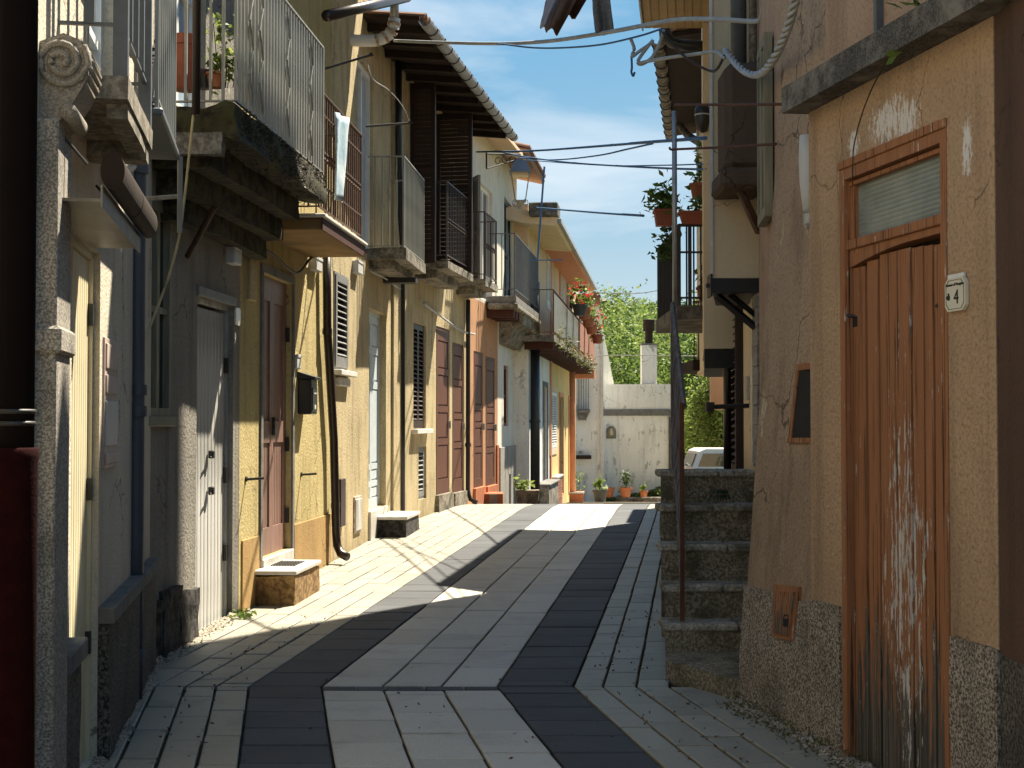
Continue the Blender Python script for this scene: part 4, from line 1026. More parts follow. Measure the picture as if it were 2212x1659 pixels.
G().tube([br + Vector((-.1, 0, .10)), Vector((0, 0, .30))], .014).tube([br + Vector((-.1, 0, -.15)), Vector((-.1, 0, .2))], .010).tube([br + Vector((-.1, 0, -.15)), br + Vector((-.1, 0, .14))], .014).obj('lamp_arm', 'iron', lm)
for k in range(3):
    c = br.lerp(Vector((0, 0, .25)), .2 + .25 * k)
    G().tube([c + Vector((.07 * math.cos(t) * (1 - t / 12), 0, .07 * math.sin(t) * (1 - t / 12) - .03)) for t in [i * .6 for i in range(13)]], .008, 6).obj('arm_scroll', 'iron', lm)

# --- orange house with brown double doors
W5 = Wall((-.743, 24), (-.27, 27), True)
H5 = W5.house('narrow orange house with two tall brown doors and a terracotta foot')
S5 = lambda y, d=0: W5.sY(y, d)
r1 = W5.rect(1023, 1043, 760, 1052); r2 = W5.rect(1049, 1069, 772, 1048); ru = (S5(26.4), S5(25.2), 3.75, 5.8)
wall_part(H5, 'wall', S5(27), S5(24), -.4, 3.7, [r1, r2], 'orangewall')
wall_part(H5, 'upper_wall', S5(27), S5(24), 3.7, 6.9, [ru], 'whitewall')
for r_ in (r1, r2):
    D = frame(H5, r_, 'panelbrown', -.03, .05)
    leaf(D, Tr((r_[0] + .05, -.05, r_[2])), r_[1] - r_[0] - .10, r_[3] - r_[2] - .055, 'panel', 'panelbrown', .05, rows=((.05, .26), (.30, .45), (.49, .58), (.62, .92)), st=.09)
    slab_part(D, 'threshold', 'terracotta', r_[0] - .05, r_[1] + .05, -.1, .05, zg(26) - .2, r_[2] - .003, .006)
    G().box(-.01, .01, 0, .06, -.06, .06, .004).obj('door_handle', 'galv', D, (r_[0] + .14, 0, r_[2] + 1.05))
window(H5, ru, 'whitepaint', -.08, .06, 2, 1, 'glass', 'balcony_door')
open_leaf(W5, H5, 24.2, 30, .4, 3.8, 5.7, 'greyslat')
slab_part(H5, 'plinth', 'terracotta', S5(27), S5(26.8), -.02, .03, -.3, 1.15, .004)
g = G(); g.prism([(-2, 7.3), (.5, 6.55), (.5, 6.62), (-2, 7.4)], 'x', S5(27.3), S5(23.6)); rf = g.obj('roof', 'peach', H5)
# --- pale house with the corbelled balcony
W6 = Wall((-.27, 27), (.1, 30.2), True)
H6 = W6.house('narrow pale house with the grey railed balcony on a big stone corbel')
S6 = lambda y, d=0: W6.sY(y, d)
r1 = W6.rect(1088, 1098, 790, 920); ru = (S6(29.4), S6(28.0), 3.85, 6.0)
wall_part(H6, 'wall', S6(30.2), S6(27), -.5, 6.8, [r1, ru], 'whitewall')
window(H6, r1, 'panelbrown', -.06, .06, 1, 2, 'glass'); window(H6, ru, 'railblack', -.06, .06, 2, 2, 'skyglass', 'balcony_door')
slab_part(H6, 'plinth', 'granite', S6(30.1), S6(27.05), -.02, .05, -.5, 1.1, .006)
slab_part(H6, 'plinth_vent', 'iron', S6(28.7), S6(28.4), .0, .056, -.05, .55)
b = balcony(H6, S6(30.0), S6(25.7), .5, 3.72, .12, 1.12, 'ledge', 'railgrey', .14, .008, lift=.12)
slab_part(b, 'moulding', 'concrete', S6(30.02), S6(25.65), -.02, .53, 3.60, 3.718, .03)
g = G(); g.prism([(-.05, 3.05), (.12, 3.08), (.22, 3.2), (.30, 3.36), (.46, 3.44), (.48, 3.6), (-.05, 3.6)], 'x', S6(29.9), S6(27.2)); g.obj('stone_corbel', 'concrete', b)
for k in range(3): slab_part(b, 'joist', 'redbeam', S6(26.9 - k * .45), S6(26.7 - k * .45), -.3, .44, 3.46, 3.60)
g = G(); g.prism([(-2, 7.2), (.55, 6.62), (.58, 6.7), (-2, 7.3)], 'x', S6(30.4), S6(26.9)); rf = g.obj('roof', 'rooftile', H6)
sl = math.atan(.58 / 2.55)
for k in range(17):
    if ('tile%d' % 0) in _mesh_cache: pass
    me = next(v for kk, v in _mesh_cache.items() if isinstance(kk, str) and kk.startswith('tile'))
    put('roof_tile', me, None, rf, T=Tr((S6(30.3) + .1 + k * .2, .6, 6.74)) @ Matrix.Rotation(-sl, 4, 'X'))

# --- long peach and yellow house with flowers along its balcony
W7 = Wall((.329, 29.6), (2.0, 45.0), True)
H7 = W7.house('long peach and yellow house with an orange eave and flower balcony')
S7 = lambda y, d=0: W7.sY(y, d)
def r7(u0, u1, a, b_): return W7.rect(u0, u1, a, b_)
rr = {'d1': r7(1173, 1182, 836, 1075), 'w1': r7(1187, 1201, 848, 970), 'd2': r7(1208, 1216, 858, 1068), 'd3': r7(1228, 1241, 866, 1064)}
uu = [r7(1181, 1188, 560, 660), r7(1211, 1217, 570, 662), r7(1221, 1230, 596, 690)]
wall_part(H7, 'wall', S7(35.0), S7(29.6), -1.2, 3.2, [rr['d1']], 'palewall', .5)
wall_part(H7, 'wall', S7(45.0), S7(35.0), -1.4, 3.2, [rr['w1'], rr['d2'], rr['d3']], 'sunyellow', .5)
wall_part(H7, 'upper_wall', S7(45), S7(29.6), 3.2, 6.1, uu, 'peach', .5)
slab_part(H7, 'side_wall', 'palewall', S7(30.3), S7(29.6), -6, -.5, -1.2, 6.1)
for k in ('d1', 'd2', 'd3'):
    D = frame(H7, rr[k], 'sheet' if k != 'd3' else 'sunyellow', -.08, .06)
    r_ = rr[k]; leaf(D, Tr((r_[0] + .06, -.12, r_[2])), r_[1] - r_[0] - .12, r_[3] - r_[2] - .065, 'panel', {'d1': 'greyslat', 'd2': 'greyslat', 'd3': 'sunyellow'}[k], .05, rows=((.08, .45), (.5, .93)), st=.1)
    surround(H7, r_, 'orangetrim' if k != 'd1' else 'ledge', .12, .02)
shut(H7, rr['w1'], 'whitepaint', 2, -.0, True); surround(H7, rr['w1'], 'peach', .14, .02, 'window_surround', True)
for r_ in uu: shut(H7, r_, 'whitepaint', 2, -.02, True); surround(H7, r_, 'whitesill', .1, .02, 'window_surround', True)
for y in (35.2, 38.2, 41.2): slab_part(H7, 'pilaster_strip', 'orangetrim', S7(y + .25), S7(y), -.02, .03, 3.3, 5.6, .004)
slab_part(H7, 'pilaster_strip', 'orangetrim', S7(35.3), S7(35.0), -.02, .04, -1.2, 3.2, .004)
downpipe(H7, [(S7(42.2), .08, z) for z in (-.9, 1.5, 3.2)], .09, 'orangetrim')
downpipe(H7, [(S7(29.9), .12, z) for z in (-.6, 1.5, 3.3)], .10, 'blackpipe', (1.6,)); downpipe(H7, [(S7(29.9), .12, z) for z in (3.3, 4.5)], .098, 'bluepipe')
pts = [(S7(41.3), .5, 5.5), (S7(41.3), .35, 5.45), (S7(41.3), .12, 5.2), (S7(41.3), .08, 4.6), (S7(41.3), .08, 3.4)]
downpipe(H7, pts, .05, 'redbeam')
b = balcony(H7, S7(44.8), S7(29.0), .6, 3.22, .12, .92, 'concrete', 'railrust', .32, .011, top_r=.014, lift=.06, rough=.015, cuts=4)
for k in range(26): slab_part(b, 'joist', 'redbeam', S7(29.5 + k * .6), S7(29.35 + k * .6), -.05, .55, 3.07, 3.215)
slab_part(b, 'end_joist', 'orangetrim', S7(44.85), S7(44.3), -.05, .62, 2.95, 3.21, .005)
slab_part(b, 'mesh_screen', 'sheet', S7(37.0), S7(29.1), .575, .583, 3.42, 4.2)
slab_part(b, 'cane_screen', 'brick', S7(44.7), S7(37.05), .575, .60, 3.36, 4.2)
# eave of the long house
g = G(); a, c = S7(43.6), S7(29.0); mid = S7(33.5)
g.prism([(-.05, 5.62), (.62, 5.56), (.66, 5.60), (.66, 5.72), (-2.5, 6.5), (-2.5, 6.3)], 'x', a, mid - .002); rf = g.obj('roof', 'orangetrim', H7)
g = G(); g.prism([(-.05, 5.62), (.62, 5.56), (.66, 5.60), (.66, 5.72), (-2.5, 6.5), (-2.5, 6.3)], 'x', mid + .002, c); g.obj('eave', 'beigehouse', rf)
G().box(a - .03, c + .03, .662, .74, 5.60, 5.70, .01).obj('gutter', 'gutter', rf)
G().box(c - .5, c + .25, .1, .68, 5.73, 6.0, .02).obj('chimney_block', 'darkconcrete', rf)
for k in range(36): piece('roof_tile', .34, .5, .05, 'rooftile', rf, Tr((a + .2 + k * .4, .42, 5.80)) @ Matrix.Rotation(R(-14), 4, 'X'), .01)
bp = slab_part(H7, 'brick_plinth', 'palewall', S7(37.6), S7(35.6), -.02, .10, -1.3, .18)
x0, x1 = S7(37.6), S7(35.6)
for row in range(9):
    for k in range(8):
        piece('brick', .235, .03, .068, 'brick', bp, Tr((x0 + .125 + k * .25 + (.06 if row % 2 else -.0), .112, -.55 + row * .08)), .004)
slab_part(bp, 'plinth_cap', 'marble', x0 - .05, x1 + .05, -.02, .15, .182, .23, .006)
# --- pale gabled house at the street end, and the garden wall with its chimney
W8 = Wall((3.9, 46.2), (1.2, 46.2), True); W8.a = Vector((1, 0)); W8.o = Vector((0, -1)); W8.rz = 0
def front(label, x0, y0, cat='house'): return empty('house', label, cat, (x0, y0, 0), 0)
H8 = front('pale grey gabled house with a small iron balcony at the street end', 2.4, 46.2)
def xw(u, Y): return (u - CU) / F * Y
def zw(v, Y): return CH + (HOR - v) / F * Y
hx = H8.location.x; Y8 = 46.2
g = G(); L_ = xw(1215, Y8) - hx; Rr = xw(1297, Y8) - hx
g.prism([(L_, -1.4), (xw(1299, Y8) - hx, -1.4), (xw(1299, Y8) - hx, zw(690, Y8)), (xw(1293, Y8) - hx, zw(655, Y8)), (xw(1250, Y8) - hx, zw(662, Y8)), (L_, zw(662, Y8))], 'y', 0, 5)
g.obj('wall', 'palewall', H8)
rf = G().prism([(xw(1243, Y8) - hx, zw(664, Y8)), (xw(1298, Y8) - hx, zw(660, Y8)), (xw(1293, Y8) - hx, zw(630, Y8)), (xw(1243, Y8) - hx, zw(640, Y8))], 'y', -.15, 5).obj('roof', 'rooftile', H8)
for k in range(6):
    put('roof_tile', next(v for kk, v in _mesh_cache.items() if isinstance(kk, str) and kk.startswith('tile')), None, rf, T=Tr((xw(1250 + k * 8, Y8) - hx, -.3, zw(642, Y8))) @ Matrix.Rotation(math.pi, 4, 'Z') @ Matrix.Scale(1.3, 4))
G().prism([(xw(1290, 47.6) - hx, zw(840, 47.6)), (xw(1327, 47.6) - hx, zw(840, 47.6)), (xw(1326, 47.6) - hx, zw(828, 47.6)), (xw(1299, 47.6) - hx, zw(690, 47.6)), (xw(1290, 47.6) - hx, zw(680, 47.6))], 'y', 1.4, 5).obj('sloping_wall', 'palewall', H8)
slab_part(H8, 'string_post', 'whitesill', xw(1296, Y8) - hx, xw(1303, Y8) - hx, -.06, .02, -1.3, zw(730, Y8), .01)
x0, x1 = xw(1246, Y8) - hx, xw(1268, Y8) - hx; zb_ = zw(893, Y8)
b = G().box(x0, x1 + .08, -.4, .02, zb_, zb_ + .14, .03).obj('balcony', 'ledge', H8)
G().prism([(x0 + .05, zb_ - .22), (x1 - .05, zb_ - .22), (x1 + .04, zb_ - .01), (x0, zb_ - .01)], 'y', -.3, 0).obj('corbel', 'ledge', b)
for k in range(7):
    for d in ((-.37),): piece('baluster', .018, .018, 1.1, 'railblack', b, Tr((x0 + .03 + (x1 - x0 - .0) * k / 6, d, zb_ + .14 + .55)))
piece('top_rail', x1 - x0 + .06, .03, .03, 'railblack', b, Tr(((x0 + x1) / 2 + .02, -.37, zb_ + 1.26)))
piece('lamp_canopy', .6, .3, .12, 'darkwood', H8, Tr((xw(1256, Y8) - hx, -.16, zw(987, Y8))))
o = empty('house_number', 'tiny pale plate with the number 38 on the grey end wall', 'house number', (xw(1253, Y8), Y8 - .01, zw(977, Y8)), math.pi)
G().box(-.13, .13, -.012, .0, -.07, .07, .004).obj('plate', 'ivory', o); lettering(o, '38', .12, 0, .001, 0)
GW = empty('garden_wall', 'weathered pale garden wall with a shrine niche closing the street', 'wall', (4.0, 47.0, 0))
gx = 4.0; Y9 = 47.0
def bx(name, mat, u0, u1, vt, vb, y0, y1, par=None, **k): return slab_part(par or GW, name, mat, xw(u0, Y9) - gx, xw(u1, Y9) - gx, y0, y1, zw(vb, Y9), zw(vt, Y9), **k)
bx('wall', 'palewall', 1297, 1453, 830, 1095, 0, .4)
bx('string_course', 'ledge', 1297, 1453, 884, 898, -.05, .01, bev=.008)
bx('pier', 'darkgranite', 1444, 1462, 900, 1095, -.08, .3, bev=.01)
ch = bx('chimney', 'palewall', 1387, 1420, 745, 829, .1, .55)
bx('chimney_cap', 'ledge', 1386, 1421, 741, 745, .08, .57, ch)
q = G().lathe([(.13, 0), (.13, .42), (.20, .42), (.20, .78), (.17, .8)], n=14).obj('chimney_pipe', 'darkwood', ch, (xw(1404, Y9) - gx, .3, zw(741, Y9)), smooth=False)
nx, nz = xw(1320, Y9) - gx, zw(934, Y9)
g = G(); pr = [(-.16, -.2), (.16, -.2)] + [(.16 * math.cos(t), .05 + .16 * math.sin(t)) for t in [math.pi * k / 8 for k in range(9)]]
n_ = g.prism(pr, 'y', -.05, .02).obj('shrine_frame', 'ledge', GW, (nx, 0, nz))
G().prism([(x * .75, y * .8) for x, y in pr], 'y', -.06, -.048).obj('shrine_panel', 'olive', n_)
G().lathe([(.05, -.1), (.06, -.02), (.035, .05), (.03, .1), (.0, .13)], (0, -.065, 0), 8).obj('shrine_figure', 'tanpaint', n_, smooth=True)
# ---------------------------------------------------------------- right side of the street
WR = Wall((1.8, 5.33), (1.46, 7.02), False)
HR = WR.house('brown rendered house with the peeling brown plank door, nearest on the right')
rx = lambda u, v: WR.hit(u, v)[0]
rdr = (rx(2050, 900), rx(1818, 900), WR.hit(1828, 1640)[1], WR.hit(1815, 370)[1])
wall_part(HR, 'wall', 0.0, WR.L, -.1, 3.12, [rdr], 'doorwall', .35)
wall_part(HR, 'upper_wall', -1.2, WR.L + .02, 3.2, 4.6, [], 'brownwall', .3, -.10)
slab_part(HR, 'plinth', 'gritbrown', rdr[1] + .012, WR.L + .012, -.03, .014, -.1, .70, 0, .010, 4, 3, 6)
slab_part(HR, 'plinth', 'gritbrown', -.01, rdr[0] - .012, -.03, .014, -.1, .715, 0, .010, 4, 4, 6)
# return wall at the right edge, its shade put into darker colours
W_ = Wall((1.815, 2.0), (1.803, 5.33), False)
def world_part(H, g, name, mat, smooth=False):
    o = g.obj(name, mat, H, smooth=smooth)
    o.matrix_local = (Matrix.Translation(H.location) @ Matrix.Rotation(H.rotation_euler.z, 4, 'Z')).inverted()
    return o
g = G(); g.prism([(1.803, 5.325), (1.79, 2.2), (3.5, 2.2), (3.5, 5.325)], 'z', .7, 4.6); world_part(HR, g, 'return_wall', 'brownshade')
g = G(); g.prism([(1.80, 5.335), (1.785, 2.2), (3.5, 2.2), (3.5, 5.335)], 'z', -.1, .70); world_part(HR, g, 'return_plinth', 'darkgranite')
# concrete ledge
zl = WR.hit(1745, 246)[1]
slab_part(HR, 'concrete_ledge', 'darkconcrete', -.9, WR.L + .03, -.12, .13, zl, zl + .125, 0, .006, 5, 2, 6)
# --- the plank door
D = frame(HR, rdr, 'frametrim', -.016, .05, .12)
x0, x1, a, c = rdr; xi0, xi1 = x0 + .05, x1 - .05
zt0 = WR.hit(1842, 515)[1]; zt1 = WR.hit(1842, 396)[1]
G().box(x0 - .004, x1 + .004, -.04, .014, c + .002, c + .04, .004).obj('door_cap', 'frametrim', D)
G().box(xi0, xi1, -.12, -.02, zt1, c - .06).box(xi0, xi1, -.12, -.005, zt0 - .045, zt0, .004).obj('transom_bar', 'frametrim', D)
for p_, q_ in ((xi0, xi0 + .03), (xi1 - .03, xi1)): G().box(p_, q_, -.12, -.03, zt0, zt1).obj('transom_bead', 'frametrim', D)
gl = G().box(xi0 + .03, xi1 - .03, -.065, -.055, zt0, zt1).obj('transom_pane', 'ribglass', D)
nr = 12
for i in range(nr):
    zz = zt0 + (zt1 - zt0) * (i + .5) / nr
    G().tube([(xi0 + .03, -.064, zz), (xi1 - .03, -.064, zz)], .012, 8).obj('glass_rib', 'ribglass', D)
# arched head board
zh = zt0 - .046; zs = WR.hit(1830, 578)[1]
n = 14; low = []
for i in range(n + 1):
    t = i / n; x = xi1 + (xi0 - xi1) * t                      # far side -> near side
    low.append((x, zs + (zh - .03 - zs) * math.sin(min(1, t * 1.5) * math.pi / 2)))
g = G()
for p, q in zip(low, low[1:]): g.hexa([(p[0], -.12, p[1]), (q[0], -.12, q[1]), (q[0], -.12, zh), (p[0], -.12, zh)], [(p[0], -.02, p[1]), (q[0], -.02, q[1]), (q[0], -.02, zh), (p[0], -.02, zh)])
g.obj('arched_head', 'frametrim', D)
G().box(xi0, xi1, -.12, -.10, a, zh).obj('door_back', 'darkwood', D)
us = [1829, 1857, 1884, 1925, 1958, 1985, 2007, 2027]
edges = [xi1] + [rx(u, 1000) for u in us[1:-1]] + [xi0]
for i, (p, q) in enumerate(zip(edges, edges[1:])):
    lo, hi = min(p, q) + .006, max(p, q) - .006
    t = (xi1 - (lo + hi) / 2) / (xi1 - xi0)
    top = zs + (zh - .03 - zs) * math.sin(min(1, t * 1.5) * math.pi / 2) - .012
    if i >= 3: top = zh - .055 - .006 * (i - 3)
    dd = -.036 + (.010 if i >= 3 else 0) + rnd.uniform(-.003, .003)
    g = G(); m = 14
    for k in range(m):                                          # slightly wavy long edges
        za, zb_ = a + (top - a) * k / m, a + (top - a) * (k + 1) / m
        w = lambda z, s: .0035 * noise.noise((i * 5.1, z * 4, s * 9.0))
        g.hexa([(lo + w(za, 0), dd - .045, za), (hi + w(za, 1), dd - .045, za), (hi + w(zb_, 1), dd - .045, zb_), (lo + w(zb_, 0), dd - .045, zb_)], [(lo + w(za, 0) + .003, dd, za), (hi + w(za, 1) - .003, dd, za), (hi + w(zb_, 1) - .003, dd, zb_), (lo + w(zb_, 0) + .003, dd, zb_)])
    g.obj('plank', 'doorpaint', D)
s_, z_ = WR.hit(2010, 660); 
G().box(-.03, .025, -.07, -.045, -.06, .06, .006).box(-.09, -.02, -.05, -.03, -.012, .02, .004).lathe([(.022, 0), (.026, .01), (.014, .03)], (-.005, -.045, -.01), 10).obj('rim_lock', 'iron', D, (s_, .0, z_))
s_, z_ = WR.hit(1828, 695); G().box(-.02, .05, -.07, -.035, -.03, .03, .006).tube([(0, -.05, .02), (.04, -.01, .03)], .008).obj('hinge', 'iron', D, (s_ - .03, 0, z_))
for v in (1545,): s_, z_ = WR.hit(2035, v); G().box(-.03, .03, -.07, -.035, -.04, .04, .006).obj('hinge', 'rustpost', D, (s_ + .02, 0, z_))
slab_part(D, 'threshold', 'marble', x0 - .1, x1 + .01, -.3, .07, a - .06, a - .012, .012)
# --- number plate
r_ = WR.rect(2050, 2094, 600, 672, .0)
o = wall_sign(WR, r_, 'ivory octagonal house plate reading 4 beside the peeling plank door', '4', .1, .018)
w, h = r_[1] - r_[0], r_[3] - r_[2]
def octo(k, e): 
    cc = min(w, h) * .16
    return [(-w / 2 * k + cc + e, -h / 2 * k), (w / 2 * k - cc - e, -h / 2 * k), (w / 2 * k, -h / 2 * k + cc + e), (w / 2 * k, h / 2 * k - cc - e), (w / 2 * k - cc - e, h / 2 * k), (-w / 2 * k + cc + e, h / 2 * k), (-w / 2 * k, h / 2 * k - cc - e), (-w / 2 * k, -h / 2 * k + cc + e)]
A_, B_ = octo(.88, 0), octo(.85, 0); g = G()
for i in range(8):
    j = (i + 1) % 8; g.hexa([(A_[i][0], 0, A_[i][1]), (A_[j][0], 0, A_[j][1]), (B_[j][0], 0, B_[j][1]), (B_[i][0], 0, B_[i][1])], [(A_[i][0], .0012, A_[i][1]), (A_[j][0], .0012, A_[j][1]), (B_[j][0], .0012, B_[j][1]), (B_[i][0], .0012, B_[i][1])])
g.obj('border_line', 'ink', o)
lettering(o, '4', h * .62, -.012, .001, -h * .10); lettering(o, 'Comune di Mongiana', w * .105, 0, .001, h * .30, 'lettering')
G().lathe([(.0, -.012), (.009, -.006), (.010, .004), (.004, .010), (.006, .016), (.0, .018)], (w * .30, .0, -.01), 8).obj('crest', 'ink', o)
G().box(-w * .4, w * .4, -.012, -.004, h * .5, h * .62).obj('plaster_patch', 'whitepaint', o)
# --- battered corner buttress with meter door and niche
p = [Vector((1.457, 7.025, 0)), Vector((1.274, 7.95, 0))]
TX = .215; ZT = 3.3
g = G(); nb = 10
def face(z, k): 
    t = max(0, min(1, (z - .3) / (ZT - .3))); q = p[k]; return (q.x + TX * t, q.y, z)
lv = [-.1, .3] + [.3 + (ZT - .3) * i / nb for i in range(1, nb + 1)]
for za, zb_ in zip(lv, lv[1:]):
    g.hexa([face(za, 0), face(za, 1), (2.6, 7.95, za), (2.6, 7.03, za)], [face(zb_, 0), face(zb_, 1), (2.6, 7.95, zb_), (2.6, 7.03, zb_)])
world_part(HR, g, 'buttress', 'lichen')
g = G(); e = .015
for za, zb_ in ((-.1, .3), (.3, .66)):
    f0, f1 = face(za, 0), face(za, 1); h0, h1 = face(zb_, 0), face(zb_, 1)
    g.hexa([(f0[0] - e, f0[1], za), (f1[0] - e, f1[1] + e, za), (2.6, 7.95 + e, za), (2.6, 7.03, za)], [(h0[0] - e, h0[1], zb_), (h1[0] - e, h1[1] + e, zb_), (2.6, 7.95 + e, zb_), (2.6, 7.03, zb_)])
world_part(HR, g.rough(.008, 4, 3, 6), 'buttress_plinth', 'gritbrown')
g = G(); g.hexa([(1.672, 7.03, ZT), (1.4977, 7.95, ZT), (3.2, 7.95, ZT), (3.2, 7.03, ZT)], [(1.672, 7.03, 5), (1.4977, 7.95, 5), (3.2, 7.95, 5), (3.2, 7.03, 5)]); world_part(HR, g, 'upper_corner', 'lichen')
g = G(); g.prism([(1.51, 7.955), (1.63, 9.3), (3.4, 9.3), (3.2, 7.955)], 'z', -.1, 5.6).prism([(1.63, 9.305), (1.895, 10.98), (3.6, 10.98), (3.4, 9.305)], 'z', -.1, 10.0); world_part(HR, g, 'back_wall', 'brownwall')  # rear block: height out of view is set for the shadow it throws
pa, pb, pc = [Vector(q) for q in (face(.4, 0), face(.4, 1), face(3.0, 0))]
bn = (pb - pa).cross(pc - pa).normalized(); bn = bn if bn.x < 0 else -bn
def bhit(u, v, off=0):
    r = ray(u, v); o0 = Vector((0, 0, CH)); t = (pa + bn * off - o0).dot(bn) / r.dot(bn); return o0 + r * t
def bquad(name, mat, cs, o0, o1, parent=HR):
    g = G(); g.hexa([bhit(u, v, 0) + bn * o0 for u, v in cs], [bhit(u, v, 0) + bn * o1 for u, v in cs]); return world_part(parent, g, name, mat)
bquad('meter_door_frame', 'frametrim', [(1681, 1262), (1733, 1268), (1722, 1386), (1676, 1374)], -.03, .025)
md = bquad('meter_door', 'doorpaint', [(1686, 1278), (1728, 1280), (1717, 1374), (1682, 1368)], -.02, .035)
pd = bhit(1716, 1335); 
pl = empty('padlock', 'small rusty padlock hanging on the little brown meter door', 'padlock', pd + bn * .045)
G().box(-.018, .018, -.01, .01, -.045, -.005, .006).obj('body', 'iron', pl); G().tube([(.013 * math.cos(t), 0, .02 * math.sin(t) - .006) for t in [math.pi * k / 8 for k in range(9)]], .004, 6).obj('shackle', 'iron', pl)
bquad('niche_dark_panel', 'rubber', [(1729, 795), (1757, 788), (1757, 949), (1707, 950)], -.03, .004)  # black panel stands in for the dark of an uncut opening
bquad('niche_frame', 'frametrim', [(1724, 788), (1757, 783), (1757, 797), (1727, 801)], -.02, .012); bquad('niche_frame', 'frametrim', [(1707, 946), (1757, 946), (1757, 957), (1705, 957)], -.02, .014); bquad('niche_frame', 'frametrim', [(1723, 795), (1729, 797), (1712, 948), (1706, 948)], -.02, .010)
wl = empty('wall_lamp', 'white wall lamp peeping out below the end of the concrete ledge', 'wall lamp', (1.478, 7.095, 2.86))
G().lathe([(.0, -.27), (.035, -.25), (.05, -.12), (.055, .0), (.05, .12), (.0, .13)], n=14).obj('lamp_shade', 'plastic', wl, smooth=True); G().lathe([(.02, -.34), (.034, -.32), (.036, -.27)], n=12).obj('lamp_cap', 'galv', wl)
# window frames on the back wall, thin conduit above the ledge, sprig of a plant on the ledge
WB = Wall((1.51, 7.955), (1.63, 9.3), False)
bw_ = WB.rect(1656, 1673, 90, 480)
for k in (0, 1):
    hw = (bw_[1] - bw_[0]) / 2
    o = G().box(0, hw - .01, 0, .05, 0, .06).box(0, hw - .01, 0, .05, bw_[3] - bw_[2] - .06, bw_[3] - bw_[2]).box(0, .05, 0, .05, .06, bw_[3] - bw_[2] - .06).box(hw - .06, hw - .01, 0, .05, .06, bw_[3] - bw_[2] - .06).box(.05, hw - .06, .01, .03, .06, bw_[3] - bw_[2] - .06).obj('shutter', 'olive', HR)
    o.matrix_local = (Matrix.Translation(HR.location) @ Matrix.Rotation(HR.rotation_euler.z, 4, 'Z')).inverted() @ Matrix.Translation(WB.world(bw_[0] + hw * k, .01, bw_[2])) @ Matrix.Rotation(WB.rz, 4, 'Z')
s_, _ = WR.hit(1862, 60); slab_part(HR, 'conduit', 'railgrey', s_ - .012, s_ + .012, -.11, -.06, 3.19, 4.6, .004)

# --- stone staircase with its iron handrail
st = empty('stone_staircase', 'mossy stone staircase of six steps rising beside the brown house', 'staircase', (1.3, 9.0, 0))
SX = lambda u, Y: (u - CU) / F * Y
tops = [(1430, 9.06), (1345, 9.10), (1262, 9.37), (1175, 9.64), (1090, 9.91), (1015, 10.18)]
prev = -.1
for i, (v, Y) in enumerate(tops):
    z = CH + (HOR - v) / F * Y
    xl, xr = SX(1427 + (8 if i in (0, 1, 2) else 0), Y), 1.72
    if i == 0:
        z = .06
        q = [(SX(1437, 8.72), 8.76), (SX(1612, 8.0), 7.98), (1.72, 8.0), (1.72, 9.5), (SX(1437, 8.72) + .11, 9.5)]
        g = G().prism(q, 'z', -.1, .115); g.rough(.006, 3, 9, 4)
        for vv in g.bm.verts: vv.co -= Vector((1.3, 9.0, 0))
        g.obj('step', 'mossstone', st)
    else:
        g = G().prism([(xl - 1.3, Y - 9.0), (xr - 1.3, Y - 9.0), (xr - 1.3, 2.2), (xl - 1.3 + .118 * (11.2 - Y), 2.2)], 'z', prev - .06, z - .028); g.rough(.016, 5, i, 4.5); g.obj('riser_stone', 'mossstone', st)
        for k in range(2):
            xm = xl + (xr - xl) * (.52 + .1 * (i % 2))
            a_, b_ = ((xl - .012, xm - .005), (xm + .005, xr))[k]
            g = G().box(a_ - 1.3, b_ - 1.3, Y - .022 - 9.0, Y + .30 - 9.0, z - .05, z, .012); g.rough(.009, 3, i * 2 + k, 6); g.obj('tread_stone', 'treadstone', st)
    prev = z if i else .1
ter = G(); tz = CH + (HOR - 1018) / F * 10.2
zt_ = lambda y: tz - .03 - (y - 10.3) * .042
ter.hexa([(1.07, 10.3, -1), (2.9, 10.3, -1), (5, 24, -1), (2.62, 24, -1)], [(1.07, 10.3, zt_(10.3)), (2.9, 10.3, zt_(10.3)), (5, 24, zt_(24)), (2.62, 24, zt_(24))])
terrace = ter.rough(.01, 4, 4, 2).obj('terrace', 'mossstone', kind='structure')
fern_c = P(1556, 1062, 9.84)
pts = []
rr_ = random.Random(5)
g = G()
for k in range(16):
    a_ = rr_.uniform(0, 6.28); L_ = rr_.uniform(.10, .2)
    sp_ = [Vector((math.cos(a_) * L_ * t, -.02 - abs(math.sin(a_)) * L_ * .4 * t, .10 * t - .16 * t * t)) for t in (0, .25, .5, .75, 1)]
    for i, q in enumerate(sp_[1:]):
        d_ = (q - sp_[i]).normalized(); s_ = d_.cross(Vector((0, 0, 1))).normalized() * (.028 * (1.2 - i * .25))
        g.quad(sp_[i], sp_[i] + s_ + d_ * .01, q, sp_[i] - s_ + d_ * .01)
tag(g.obj('fern', 'fern', None, fern_c, recalc=False), 'dark fern growing out of the top riser of the mossy steps', 'fern')
